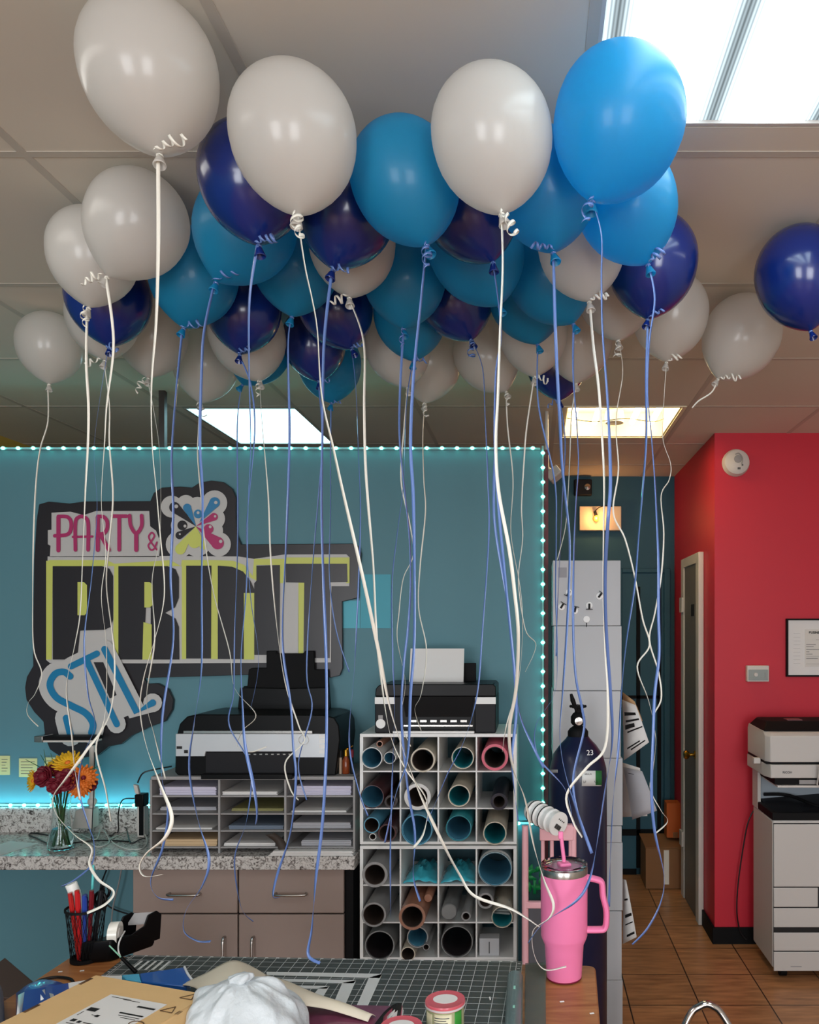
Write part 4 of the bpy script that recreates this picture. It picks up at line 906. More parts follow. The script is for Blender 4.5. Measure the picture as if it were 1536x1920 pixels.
# ================================================================== COPIER
f0, f1 = 3.60, 3.92; X0 = P(1449, 0, f0).x; X1 = X0+.6
def cz(v): return P(0, v, f0).z
t = thing('office_copier', ((X0+X1)/2, 3.76, 0), 'large off-white office copier standing against the red wall', 'copier')
MB().box((X0, f0, .055), (X1, f1, cz(1538))).build('cabinet_body', M_COPIER, t, bevel=.008)
for (ya, yb) in ((1664, 1700), (1702, 1738), (1748, 1782), (1784, 1820)):
    xm = X0+.205 if ya == 1664 else X1-.004
    MB().box((X0+.004, f0-.006, cz(yb)), (xm, f0-.0005, cz(ya))).build('paper_drawer', M_COPIER, t, bevel=.003)
    if ya == 1664: MB().box((xm+.006, f0-.006, cz(yb)), (X1-.004, f0-.0005, cz(ya))).build('paper_drawer', M_COPIER, t, bevel=.003)
MB().box((X0+.003, f0-.0012, .06), (X1-.003, f0-.0002, cz(1543))).build('seam_shade', M_INK, t)  # dark sheet that paints the shade in the gaps between drawers
MB().box((X0+.004, f0-.006, cz(1662)), (X1-.004, f0-.0005, cz(1545))).build('front_door', M_COPIER, t, bevel=.003)
q = Vector((X0+.08, f0-.007, cz(1812))); MB().box((q.x, f0-.0075, q.z), (q.x+.05, f0-.0062, q.z+.004)).build('badge', M_GREYL, t)
MB().box((X0-.002, f0-.004, cz(1538)+.0), (X1, f0+.02, cz(1524))).box((X0-.002, f0+.02, cz(1538)), (X0+.02, f1-.06, cz(1524))).build('tray_rim', M_BLACKM, t, bevel=.003)
MB().plate([(X0+.02, f0+.02, cz(1538)), (X1, f0+.02, cz(1538)), (X1, f1-.06, cz(1500)), (X0+.02, f1-.06, cz(1520))], Vector((0, 0, -.01))).build('output_tray', M_DGREY, t)
MB().tube(spline([(X0+.03, f1-.08, cz(1510)), (X0+.15, f1-.1, cz(1511)), (X0+.28, f0+.1, cz(1525)), (X1-.05, f0+.09, cz(1531))]), .008, 8).build('tray_ridge', M_BLACKM, t)
MB().box((X0, f1-.06, cz(1538)), (X1, f1, cz(1440))).build('rear_column', mat('blue_grey_panel', (150, 162, 172), .5), t)
MB().box((X0-.003, f1-.09, cz(1538)), (X0+.012, f1, cz(1445))).build('side_column', M_COPIER, t)
MB().box((X0+.36, f0+.04, cz(1500)), (X1, f1-.06, cz(1440))).build('exit_unit', mat('slate_unit', (60, 70, 84), .5), t)
MB().box((X0+.02, f0-.01, cz(1476)), (X1-.1, f1-.07, cz(1472))).build('inner_tray', M_OFFW, t, bevel=.001)
MB().box((X0+.01, f0+.0, cz(1471)), (X1-.02, f1-.07, cz(1459))).build('inner_unit', M_BLACKM, t)
MB().box((X0+.12, f0-.006, cz(1470)), (X0+.22, f0-.001, cz(1462))).build('tray_clip', M_GREYL, t)
MB().plate([(X0-.03, f0+.04, cz(1458)), (X0-.012, f0-.015, cz(1458)), (X1, f0-.015, cz(1458)), (X1, f1, cz(1458)), (X0-.03, f1, cz(1458))], Vector((0, 0, cz(1433)-cz(1458)))).build('scanner_bed', M_COPIER, t, bevel=.004)
q = Vector((X0+.04, f0-.0155, cz(1449))); text_mesh('RICOH', .014, M_GINK, 'brand_badge', t, q, (1, 0, 0), (0, 0, 1), .001, .0004)
MB().box((X0-.028, f0+.0, cz(1433)), (X1-.02, f1-.01, cz(1429))).build('platen_gap', M_BLACKM, t)
b = MB(); b.rings([[Vector(p) for p in ((X0-.03, f0+.02, z), (X0-.012, f0-.01, z), (X1-.1, f0-.01, z), (X1-.1, f1-.01, z), (X0-.03, f1-.01, z))] for z in (cz(1428.8), cz(1380))]
    +[[Vector(p) for p in ((X0-.028, f0+.06, cz(1372)), (X0-.005, f0+.015, cz(1374)), (X1-.105, f0+.015, cz(1374)), (X1-.105, f1-.02, cz(1370)), (X0-.028, f1-.02, cz(1370)))]])
b.build('document_feeder', M_COPIER, t, bevel=.004)
b = MB(); b.rings([[Vector(p) for p in ((X0-.03, f0+.03, cz(1373)), (X1-.1, f0+.03, cz(1373)), (X1-.1, f1-.02, cz(1373)), (X0-.03, f1-.02, cz(1373)))], [Vector(p) for p in ((X0+.0, f0+.09, cz(1356)), (X1-.12, f0+.09, cz(1356)), (X1-.12, f1-.06, cz(1356)), (X0+.0, f1-.06, cz(1356)))]])
b.build('feeder_cover', M_BLACKM, t, bevel=.006)
MB().box((X0+.1, f0+.1, cz(1355.8)), (X0+.17, f0+.16, cz(1354))).build('cover_handle', mat('red_grey_handle', (120, 70, 74), .5), t)
sc = MB().obox((X0+.27, f0-.05, cz(1448)), (.075, 0, 0), (0, .006, .002), (0, -.02, .052)).build('touch_screen', M_BLACKP, t, bevel=.004)
MB().obox((X0+.27, f0-.045, cz(1448)), (.079, 0, 0), (0, .006, .002), (0, -.021, .056)).build('screen_bezel', M_OFFW, t, bevel=.004)
MB().box((X0-.066, f0+.07, cz(1437)), (X0-.034, f0+.10, cz(1426))).build('side_knob', M_OFFW, t, bevel=.003)
for (a, c) in ((X0+.06, f0+.05), (X1-.06, f0+.05), (X0+.06, f1-.06), (X1-.06, f1-.06)): MB().cyl((a-.015, c, .027), (a+.015, c, .027), .026, seg=18).box((a-.01, c-.012, .03), (a+.01, c+.012, .056)).build('caster', M_BLACKM, t)
MB().tube(spline([P(1413, 1520, 3.97), P(1402, 1545, 3.97), P(1392, 1600, 3.98), P(1384, 1660, 3.98), P(1382, 1710, 3.98), P(1388, 1745, 3.985), P(1400, 1762, 3.97)], 8), .0035, 8).build('power_cord', M_CABLE, t)

# ================================================================== CHAIRS
# pink slatted chair between the shelf and the table
cy = 2.42
def K(px, py, y=cy): return P(px, py, y)
t = thing('pink_chair', (K(1045, 0).x, cy-.15, 0), 'pale pink slat-back chair behind the tumbler', 'chair')
cl_, cr_ = K(1015, 0).x, K(1070, 0).x
cl_, cr_ = K(985, 0).x, K(1075, 0).x
for xx in (cl_, cr_): MB().cyl((xx, cy, .001), (xx, cy, K(0, 1548).z), .011, .010, 12).build('back_post', M_PALEP, t)
MB().box((K(1012, 0).x, cy-.012, K(0, 1575).z), (cr_+.002, cy+.012, K(0, 1545).z)).build('top_rail', M_PALEP, t, bevel=.004)
MB().box((cl_, cy-.01, K(0, 1702).z), (cr_, cy+.01, K(0, 1690).z)).build('lower_rail', M_PALEP, t, bevel=.003)
for xx in (1018, 1035, 1070): MB().cyl((K(xx, 0).x, cy, K(0, 1690).z), (K(xx, 0).x, cy, K(0, 1570).z), .006, seg=10).build('spindle', M_PALEP, t)
MB().box((cl_-.01, cy-.30, .43), (cr_+.01, cy+.012, .455)).build('seat', M_PALEP, t, bevel=.006)
for xx in (cl_, cr_): MB().cyl((xx, cy-.28, .001), (xx, cy-.28, .43), .012, seg=12).build('front_leg', M_PALEP, t)
# stack of cups lying over its back
c0, c1 = P(996, 1518, 2.46), P(1048, 1545, 2.36)
t = thing('cup_stack', (c0+c1)/2, 'stack of nested white cups lying across the pink chair back', 'cups')
d = (c1-c0); L = d.length; prof = [(0, 0), (.028, 0)]
for k in range(5): prof += [(.030, L*(k+.1)/5), (.036, L*(k+.7)/5), (.036, L*(k+.9)/5), (.031, L*(k+.92)/5)]
prof += [(.036, L), (0, L+.002)]
MB().lathe(prof, c0, d).build('cup_bodies', M_WHITE, t)
for k in range(3): MB().lathe([(.0365, L*(k+.72)/5), (.0372, L*(k+.74)/5), (.0372, L*(k+.86)/5), (.0365, L*(k+.88)/5)], c0, d).build('dark_band', M_INK, t)
e = c1+d.normalized()*.0035; ux = Vector((1, .35, -.75)).normalized(); g = MB()
nrm = d.normalized(); uy = nrm.cross(ux).normalized(); ux = uy.cross(nrm)
for k in range(7): g.obox(e+ux*(.0-.012+.004*k)-uy*.01, ux*(.0008+.0006*(k % 2)), nrm*.0004, uy*.007)
for k in range(4): g.obox(e+ux*(-.012+.008*k)+uy*.012, ux*.0015, nrm*.0004, uy*.002)
g.build('printed_code', M_INK, t)
# green leafy plastic by the chair
b = MB(); c = Vector((K(1000, 0, 2.6).x, 2.63, K(0, 1695, 2.6).z+.073)); random.seed(5)
for k in range(9):
    a = random.uniform(0, 2*PI); q = c+Vector((random.uniform(-.02, .03), random.uniform(-.015, .015), random.uniform(-.04, .035))); u = Vector((math.cos(a), .2, math.sin(a)))*.02; w = Vector((-math.sin(a), .3, math.cos(a)))*.010
    b.strip([q-u, q+w, q+u], [q-u*.9-w*.3, q-w, q+u*.9-w*.3])
b.strip([c+Vector((0,.0,-.05)), c], [c+Vector((.01,0,-.05)), c+Vector((.01,0,0))])
t = thing('grey_crate', (K(1003, 0).x, 2.65, 0), 'dim grey plastic crate behind the pink chair', 'crate')
za = K(0, 1695, 2.6).z
MB().box((K(990, 0, 2.6).x, 2.58, .001), (K(1040, 0, 2.6).x, 2.72, za)).build('crate_body', mat('dim_grey', (84, 84, 90), .6), t, bevel=.006)
MB().box((K(988, 0, 2.6).x, 2.577, za+.0), (K(1042, 0, 2.6).x, 2.723, za+.012)).build('crate_rim', M_DGREY, t, bevel=.003)
tag(b.build('green_foliage', mat('bright_green_plastic', (20, 130, 70), .35), solid=.001), 'scrap of bright green foliage beside the pink chair', 'foliage')
# chrome chair at the bottom right
c = P(1322, 1884, 2.25)
t = thing('metal_chair', (c.x, 2.25, 0), 'curved chrome tube of a chair at the bottom right edge', 'chair')
MB().tube(spline([(c.x-.32, 2.0, .001), (c.x-.14, 2.18, c.z-.22), (c.x-.055, 2.24, c.z-.045), (c.x-.012, 2.25, c.z-.004), (c.x+.022, 2.25, c.z-.004), (c.x+.06, 2.24, c.z-.045), (c.x+.16, 2.18, c.z-.22), (c.x+.34, 2.0, .001)], 8), .0105, 12).build('front_frame', M_CHROME, t)
MB().tube(spline([(c.x-.30, 1.5, .001), (c.x-.12, 1.5, .30), (c.x, 1.5, .34), (c.x+.14, 1.5, .30), (c.x+.32, 1.5, .001)], 8), .0105, 12).build('rear_frame', M_CHROME, t)
MB().box((c.x-.16, 1.49, .335), (c.x+.17, 2.2, .36)).build('seat', M_BLACKM, t, bevel=.01)
# ================================================================== WORK TABLE
TZ = .85
def T(px, py, h=0.0):      # a point on the table top (or h above it)
    y = 1480*(1.6-TZ-h)/(py-1180); v = P(px, 0, y); return Vector((v.x, y, TZ+h))
tc = Vector((.139, 1.762, 0)); TR = math.radians(-2.6)
t = thing('work_table', (-.46, 1.35, 0), 'brown wooden work table under the cutting mat in the foreground', 'table')
rot = Matrix.Rotation(TR, 3, 'Z')
def TW(u, v, z): p = rot @ Vector((u, v, 0)); return Vector((tc.x+p.x, tc.y+p.y, z))
cr = .02; W_, D_ = 1.2, .9
pts = []
for (cx, cy, a0) in ((-cr, -cr, 0), (-W_+cr, -cr, PI/2), (-W_+cr, -D_+cr, PI), (-cr, -D_+cr, 1.5*PI)):
    for k in range(6): a = a0+PI/2*k/5; pts.append(TW(cx+cr*math.cos(a), cy+cr*math.sin(a), TZ))
MB().plate(pts, Vector((0, 0, -.028))).build('table_top', M_WOOD, t, bevel=.003)
for (u, v) in ((-.07, -.07), (-W_+.07, -.07), (-.07, -D_+.07), (-W_+.07, -D_+.07)):
    p = TW(u, v, 0); MB().box((p.x-.025, p.y-.025, .001), (p.x+.025, p.y+.025, TZ-.0285), rz=TR).build('leg', M_DGREY, t, bevel=.003)
# cutting mat: built square to its own axes, then turned with the table
mo = T(980, 1803, .0025)
m = MB().box((mo.x-.905, mo.y-.60, TZ+.0006), (mo.x, mo.y, TZ+.003)).build('cutting_mat', M_MATTE, org=(mo.x, mo.y, TZ+.0006))
m.rotation_euler = (0, 0, math.radians(-2.2))
tag(m, 'grey-green gridded cutting mat with white guide lines on the table', 'cutting mat')
MR = Matrix.Rotation(math.radians(-2.2), 3, 'Z'); M_GRIDW = mat('mat_print_white', (206, 210, 210), .5)
def MW(u, v, z=.0032): p = MR @ Vector((u, v, 0)); return Vector((mo.x+p.x, mo.y+p.y, TZ+z))
b = MB()
def quad(u0, v0, u1, v1, z=.0032): b.strip([MW(u0, v0, z), MW(u1, v0, z)], [MW(u0, v1, z), MW(u1, v1, z)])
quad(-.895, -.006, -.012, -.0045); quad(-.0135, -.55, -.012, -.006); quad(-.895, -.55, -.8935, -.006)
for k in range(34): quad(-.0254*(k+1)-.002, -.0055, -.0254*(k+1)+.005, -.001)
for k in range(20): quad(-.010, -.0254*(k+.4)-.004, -.004, -.0254*(k+.4)-.001); quad(-.902, -.0254*(k+.4)-.004, -.897, -.0254*(k+.4)-.001)
for k in range(5): quad(-.860+.016*k, -.075, -.854+.016*k, -.030)
b.build('edge_scale', M_GRIDW, m, smooth=0)
m2 = MB()
def ring(x0, y0, x1, w, z=.0034):   # nested right-angle guides, top and right arms
    a = T(x1, y0); 
for (pt) in (): pass
def poly(pp, z=.0036): m2.plate([T(x, y)+Vector((0, 0, z)) for x, y in pp], Vector((0, 0, -.0003)))
poly([(500,1825),(717,1829),(712,1837),(500,1831)]); poly([(692,1836),(717,1829),(688,1893),(667,1893)])
poly([(515,1838),(668,1841),(663,1847),(515,1843)]); poly([(642,1846),(668,1841),(648,1886),(626,1883)])
poly([(515,1850),(618,1852),(612,1857),(515,1855)]); poly([(598,1856),(618,1852),(606,1872),(588,1868)])
m2.build('guide_print', M_GRIDW, m, smooth=0)
for ch in m.children:   # children carry world coordinates: undo the mat's own turn
    ch.rotation_euler = (0, 0, math.radians(2.2))
b = MB(); b.strip([T(835, 1832-0)+Vector((0,0,.0036)), T(760, 1856)+Vector((0,0,.0036))], [T(918, 1822)+Vector((0,0,.0036)), T(915, 1824)+Vector((0,0,.0036))]) if False else None

# pink tumbler
mc = T(1062, 1846); mc.y = 1.70; mc.x = P(1058, 0, 1.70).x
t = thing('tumbler', (mc.x, mc.y, TZ), 'pink insulated tumbler with a handle and straw at the table corner', 'cup')
o = (mc.x, mc.y, TZ+.001)
r = lambda w: w/2*1.70/1480
z = lambda py: 1.6-(py-1180)*1.70/1480-TZ-.001
MB().lathe([(0, 0), (r(60), 0), (r(65), .002), (r(66), .006), (r(73), z(1766)-.004), (r(84), z(1757)), (r(87), z(1752)), (r(88), z(1640)), (r(88), z(1634)), (r(82), z(1634)), (0, z(1634))], o, seg=48).build('cup_body', M_PINK, t)
MB().lathe([(r(59), -.0008), (r(66), .001), (r(66), .0035), (r(65), .0036)], o, seg=48).build('foot_ring', mat('dark_pink_foot', (120, 20, 50), .5), t)
MB().lathe([(r(88.2), z(1636)), (r(88.6), z(1626)), (r(87), z(1624)), (r(86), z(1624)), (r(86), z(1634))], o, seg=48).build('steel_rim', M_STEEL, t)
MB().lathe([(r(86), z(1624)), (r(88), z(1619)), (r(84), z(1617)), (r(70), z(1622)), (0, z(1622)), (0, z(1628)), (r(84), z(1628))], o, seg=48).build('clear_lid', M_GLASS, t)
MB().box((mc.x-.013, mc.y-.013, TZ+z(1624)+.001), (mc.x+.013, mc.y+.013, TZ+z(1616)), rz=.3).build('lid_slide', M_PINK, t, bevel=.003)
MB().tube([(mc.x, mc.y, TZ+z(1615)), (mc.x-.007, mc.y, TZ+z(1562))], .0042, 12).build('straw', M_PINK, t)
MB().box((mc.x-.0125, mc.y-.0045, TZ+z(1572)), (mc.x-.002, mc.y+.0045, TZ+z(1558))).build('straw_tip', M_PINK, t, bevel=.002)
hp = [(1099,1645),(1122,1650),(1129,1657),(1131,1680),(1137,1705),(1137,1730),(1133,1741),(1122,1743),(1096,1743)]
b = MB(); hs = spline([P(x, y, mc.y) for x, y in hp], 5)
L = []
for i, p in enumerate(hs):
    tt = (hs[min(i+1, len(hs)-1)]-hs[max(i-1, 0)]).normalized(); n = Vector((tt.z, 0, -tt.x)); L.append([p+n*.0068*math.cos(a)+Vector((0, 1, 0))*.012*math.sin(a) for a in (2*PI*k/12 for k in range(12))])
b.rings(L).build('handle', M_PINK, t)

# pencil cup with pens
pc = T(161, 1792); pc.y = 1.79; pc.x = P(161, 0, 1.79).x
t = thing('pencil_cup', (pc.x, pc.y, TZ), 'black mesh pencil cup full of pens left on the table', 'pencil cup')
b = MB(); hh = .118
b.lathe([(.030, .001), (.0305, .0)], (pc.x, pc.y, TZ+.001)).lathe([(0, .0), (.030, .0), (.030, .002), (0, .002)], (pc.x, pc.y, TZ+.001))
b.build('base', M_BLACKM, t)
b = MB()
for k in range(28):
    a = 2*PI*k/28
    for s in (-1, 1):
        a2 = a+s*2*PI/28*3
        b.tube([Vector((pc.x+.030*math.cos(a), pc.y+.030*math.sin(a), TZ+.002)), Vector((pc.x+.0355*math.cos((a+a2)/2), pc.y+.0355*math.sin((a+a2)/2), TZ+hh*.5)), Vector((pc.x+.041*math.cos(a2), pc.y+.041*math.sin(a2), TZ+hh))], .0006, 4)
b.build('wire_mesh', M_BLACKM, t)
MB().lathe([(.040, hh-.002), (.043, hh-.002), (.043, hh+.003), (.040, hh+.003), (.040, hh-.002)], (pc.x, pc.y, TZ)).lathe([(.030, .0), (.032, .0), (.032, .008), (.030, .008), (.030, .0)], (pc.x, pc.y, TZ+.001)).build('rim', M_BLACKM, t)
pens = [(-.016,-.012,-.022,-.024,.155,.0045,(176,32,30),'red pen with a red cap at the front of the pencil cup'),(-.006,-.016,-.004,-.028,.162,.0048,(190,30,34),'taller red pen in the middle of the pencil cup'),
        (.004,-.012,.010,-.024,.150,.0045,(40,66,150),'blue ballpoint in the pencil cup'),(.012,-.004,.022,-.016,.158,.0045,(110,20,30),'dark red pen on the right of the pencil cup'),
        (.016,.008,.030,.008,.150,.005,(24,24,28),'black marker leaning right in the pencil cup'),(-.014,.008,-.026,.012,.150,.006,(220,220,216),'white marker at the left of the pencil cup'),
        (.002,.012,.006,.020,.205,.0022,(90,190,190),'thin teal-topped stick rising tallest from the pencil cup'),(.010,.014,.024,.026,.152,.005,(30,30,34),'black pen at the back right of the pencil cup'),(-.002,-.002,.002,-.006,.146,.0045,(30,50,120),'navy pen in the centre of the pencil cup')]
for (xa, ya, xb, yb, ln, rr, cc, lb_) in pens:
    a = Vector((pc.x+xa*.7, pc.y+ya*.7, TZ+.005)); e = Vector((pc.x+xb, pc.y+yb, TZ+.005+ln)); d = e-a
    p = thing('pen', a, lb_, 'pen', 'pens in the black pencil cup')
    m_ = mat('pen_%d_%d_%d' % cc, cc, .3, coat=.3)
    MB().cyl(a, a+d*.72, rr*.9, rr, 12).build('barrel', m_, p)
    MB().cyl(a+d*.722, e, rr*1.15, rr*1.05, 12).obox(a+d*.85+Vector((rr*1.2, -.001, 0)), (.001, 0, 0), (0, .0015, 0), d*.11).build('cap', m_, p)
a = Vector((pc.x-.012, pc.y+.002, TZ+.118)); d = Vector((-.35, -.1, 1)).normalized()
p = thing('glue_stick', a, 'fat white glue stick tilted at the top of the pencil cup', 'glue stick')
MB().lathe([(0, 0), (.0105, 0), (.0105, .035), (.0, .035)], a, d).build('tube_body', M_WHITE, p)
MB().lathe([(0, .0352), (.012, .0352), (.0125, .058), (.0115, .060), (0, .060)], a, d).build('cap', mat('glue_cap', (226, 226, 222), .4), p)
# scissors handle behind
p = thing('scissors', (pc.x+.02, pc.y+.0, TZ+.01), 'black-handled scissors in the right side of the pencil cup', 'scissors')
MB().tube([(pc.x+.026+.013*math.cos(a_), pc.y+.012, TZ+.132+.018*math.sin(a_)) for a_ in (2*PI*k/16 for k in range(17))], .0036, 8).build('handle', M_BLACKP, p)
MB().tube([(pc.x+.034+.010*math.cos(a_), pc.y+.018, TZ+.150+.014*math.sin(a_)) for a_ in (2*PI*k/16 for k in range(17))], .0034, 8).build('handle', M_BLACKP, p)
MB().tube([(pc.x+.022, pc.y+.012, TZ+.116), (pc.x+.006, pc.y+.005, TZ+.01)], [.004, .0012], 6).build('blades', M_STEEL, p)

# tape dispenser
t = thing('tape_dispenser', T(195, 1808), 'black desktop tape dispenser with a clear roll beside the pencil cup', 'tape dispenser')
def TD(px, py, y): return P(px, py, y)
y0 = T(0, 1808).y; dv = Vector((.028, .10, 0))
side = [(150,1788),(152,1771),(160,1763),(190,1765),(216,1760),(226,1756),(232,1736),(236,1731),(245,1733),(246,1768),(243,1783),(229,1793),(190,1811),(151,1807)]
# body: a low tray rising to a cutter arm towards the back right
a = T(152, 1808); u = Vector((.062, .012, 0)); v = Vector((.055, .085, 0))
def TQ(s, r_, z_): return Vector((a.x, a.y, TZ+.001))+u*s+v*r_+Vector((0, 0, z_))
b = MB(); b.rings([[TQ(.04, .0, 0), TQ(.96, 0, 0), TQ(.96, 1, 0), TQ(.04, 1, 0)], [TQ(0, -.04, .012), TQ(1, -.04, .012), TQ(1, 1.04, .012), TQ(0, 1.04, .012)], [TQ(.02, 0, .048), TQ(.98, 0, .048), TQ(.98, .55, .044), TQ(.02, .55, .044)]])
b.build('weighted_base', M_BLACKP, t, bevel=.003)
for s in (.04, .90):
    MB().plate([TQ(s, .45, .012), TQ(s, .5, .045), TQ(s, .80, .055), TQ(s, .90, .078), TQ(s, 1.10, .082), TQ(s, 1.22, .07), TQ(s, 1.18, .012)], u*.06).build('side_arm', M_BLACKP, t, bevel=.002)
MB().plate([TQ(.101, 1.0, .060), TQ(.899, 1.0, .060), TQ(.899, 1.15, .078), TQ(.101, 1.15, .078)], Vector((0, 0, -.006))).build('cutter_bridge', M_GREYL, t)
c = TQ(.5, .42, .052); ax = u.normalized()
MB().lathe([(.013, -.010), (.026, -.010), (.026, .010), (.013, .010), (.013, -.010)], c, ax, 32).build('tape_roll', M_TAPE, t)
MB().lathe([(0, -.012), (.0125, -.012), (.0125, .012), (0, .012)], c, ax, 24).build('hub', M_OFFW, t)
# pen with a black sleeve lying in front of the dispenser, white tie
a, e = T(205, 1773, .055), T(255, 1823, .006)
t = thing('black_stylus', a, 'black wand with a thin green tip leaning in front of the tape dispenser', 'wand')
mid = a.lerp(e, .45); MB().cyl(mid, e, .0035, .0045, 12).build('barrel', M_BLACKP, t); MB().cyl(a, mid, .0014, .0016, 8).build('tip', mat('mint_tip', (140, 200, 170), .4), t)
tag(MB().tube(spline([T(234, 1746, .05), T(224, 1765, .045), T(222, 1782, .025), T(228, 1800, .006)]), .0018, 8).build('white_tie', M_WHITE), 'white plastic tie curling beside the black wand', 'tie')

# cardboard parcel box
hB = .075
A_, B_, C_ = T(180, 1829, hB), T(388, 1865, hB), T(124, 1903, hB)
uu = (B_-A_); uu.z = 0; vv = Vector((uu.y, -uu.x, 0)).normalized()*.23; 
if vv.y > 0: vv = -vv
t = thing('parcel_box', (A_+B_+vv)/2-Vector((0, 0, hB+.0)), 'tan cardboard parcel box with a white shipping label in the foreground', 'box')
base = [A_, B_, B_+vv, A_+vv]
MB().plate([p+Vector((0, 0, .0)) for p in base], Vector((0, 0, -(hB-.004)))).build('box_body', M_KRAFT, t, bevel=.004)
def BX(s, r_, z_=.0006): return A_+uu*s+vv*r_+Vector((0, 0, z_))
MB().plate([BX(.0, .0, .0005), BX(1, .0, .0005), BX(1, 1, .0005), BX(0, 1, .0005)], Vector((0, 0, -.0004))).build('lid_panel', M_KRAFT, t)
for s in (.02, .02):
    pass
b = MB()
for (r0, r1) in ((.06, .18), (.55, .68)): b.strip([BX(.005, r0, .0012), BX(.03, r0, .0012)], [BX(.005, r1, .0012), BX(.03, r1, .0012)])
b.build('lid_slot', mat('slot_shadow_brown', (92, 64, 40), .8), t, solid=.0004)
lo, lu, lv = BX(.36, .24, .0012), uu.normalized()*.128, vv.normalized()*.115
MB().plate([lo, lo+lu, lo+lu+lv, lo+lv], Vector((0, 0, -.0006))).build('shipping_label', M_PAPER, t)
b = MB()
def LB(x, y, w, h): p = lo+lu*x+lv*y+Vector((0, 0, .0004)); b.strip([p, p+lu*w], [p+lv*h, p+lu*w+lv*h])
for q in ((.06,.44,.16,.10),(.66,.18,.30,.045),(.56,.42,.40,.035),(.60,.50,.36,.012),(.08,.06,.35,.012),(.30,.08,.3,.012),(.25,.62,.10,.012),(.32,.60,.06,.06),(.1,.8,.08,.07),(.22,.82,.06,.06),(.32,.84,.3,.02),(.1,.92,.5,.015),(.68,.55,.25,.012),(.06,.58,.012,.12)): LB(*q)
b.build('label_print', M_INK, t, smooth=0, solid=.0001)
b = MB()
for (s, r_) in ((.86, .12), (.87, .34)):
    p = BX(s, r_, .0014); q = uu.normalized(); w = vv.normalized()
    tri = [p+w*.0, p+q*.026+w*.0, p+q*.016-w*.020]
    for i in range(3): b.tube([tri[i], tri[(i+1) % 3]], .0008, 5)
    for k in range(3): b.obox(p+q*(.034+.003*k)-w*.004, q*.0006, w*.006, (0, 0, .0002))
p = BX(.86, .56, .0014); b.tube([p+uu.normalized()*.014*math.cos(a)+vv.normalized()*.009*math.sin(a) for a in (2*PI*k/16 for k in range(17))], .001, 5)
b.build('warning_mark', mat('brown_print', (92, 66, 40), .7), t)

# packaged items around the parcel
def pillow(name, quad, hgt, m, label, cat, wr=.006, n=14, parent=None):
    a, b_, c, d_ = quad; L = []
    for i in range(n+1):
        row = []
        for j in range(n+1):
            u, v = i/n, j/n; p = a.lerp(b_, u).lerp(d_.lerp(c, u), v); e = (math.sin(PI*u)*math.sin(PI*v))**.45
            row.append(p+Vector((0, 0, hgt*e+wr*noise.noise(p*38)*e)))
        L.append(row)
    bt = [[q_.copy() for q_ in r_] for r_ in L]
    for i in range(n+1):
        for j in range(n+1): u, v = i/n, j/n; bt[i][j].z = a.lerp(b_, u).lerp(d_.lerp(c, u), v).z-.0005
    b = MB(); b.rings(L, closed=False).rings(list(reversed(bt)), closed=False)
    o = b.build(name, m, parent, smooth=60)
    return tag(o, label, cat) if parent is None else o
pk = pillow('blue_package', [T(30, 1862, .0), T(128, 1848, .0), T(122, 1990, .0), T(30, 1990, .0)], .05, M_BLUEPK, 'crinkled blue plastic-wrapped package at the bottom left corner', 'package', .012)
M_WRAP_GLINT = mat('clear_wrap_glint', (232, 236, 240), .12)
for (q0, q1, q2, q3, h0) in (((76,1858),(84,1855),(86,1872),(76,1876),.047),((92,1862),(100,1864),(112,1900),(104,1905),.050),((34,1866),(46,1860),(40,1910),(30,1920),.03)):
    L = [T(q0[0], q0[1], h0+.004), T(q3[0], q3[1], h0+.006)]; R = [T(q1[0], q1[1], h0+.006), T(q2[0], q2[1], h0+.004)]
    MB().strip(L, R).build('wrap_glint', M_WRAP_GLINT, pk, solid=.0006)  # pale strips painted as glints on the clear wrap
t = thing('blue_sleeve', T(95, 1865, .04), 'flat blue sleeve with a white card end tucked behind the parcel box', 'package')
q = [T(46, 1858, .052), T(128, 1843, .052), T(134, 1893, .052), T(40, 1915, .052)]
MB().plate(q, Vector((0, 0, -.0015))).build('blue_half', mat('deep_blue_card', (24, 70, 150), .3, coat=.3), t)
q2 = [T(128, 1843, .0522), T(172, 1836, .0522), T(170, 1880, .0522), T(134, 1893, .0522)]
MB().plate(q2, Vector((0, 0, -.0015))).build('white_half', M_PAPER, t)
MB().plate([T(137, 1853, .0526), T(143, 1853, .0526), T(142, 1862, .0526), T(136, 1862, .0526)], Vector((0, 0, -.0002))).build('pink_mark', mat('pink_print', (190, 80, 110), .6), t)
t = thing('blue_pouch', T(300, 1835, .02), 'long blue pouch with a cyan end lying behind the parcel box', 'package')
def slab(q, th, name, m): return MB().plate([T(*p) for p in q], Vector((0, 0, -th))).build(name, m, t, bevel=.002)
slab([(262,1825,.032),(345,1813,.032),(357,1835,.032),(350,1850,.03),(266,1840,.03)], .028, 'blue_body', M_BLUEPK)
slab([(228,1828,.030),(261.5,1825,.030),(265,1840,.030),(238,1836,.030)], .026, 'cyan_end', mat('cyan_end_card', (80, 176, 214), .4))
MB().tube(spline([T(346, 1813, .033), T(352, 1826, .034), T(361, 1838, .03)]), .0025, 8).build('crimped_edge', M_WRAP_GLINT, t)
tag(MB().plate([T(190, 1829, .010), T(236, 1829, .010), T(248, 1838, .010), T(200, 1838, .010)], Vector((0, 0, -.001))).build('white_card', M_PAPER), 'white card corner behind the parcel box', 'card')
# cable loop on the wood
tag(MB().tube(spline([T(60, 1850, .004), T(75, 1838, .004), T(105, 1832, .004), T(130, 1835, .004), T(138, 1842, .004)]), .003, 8).build('black_cable_loop', M_CABLE), 'thick black cable curving over the wood at the left', 'cable')
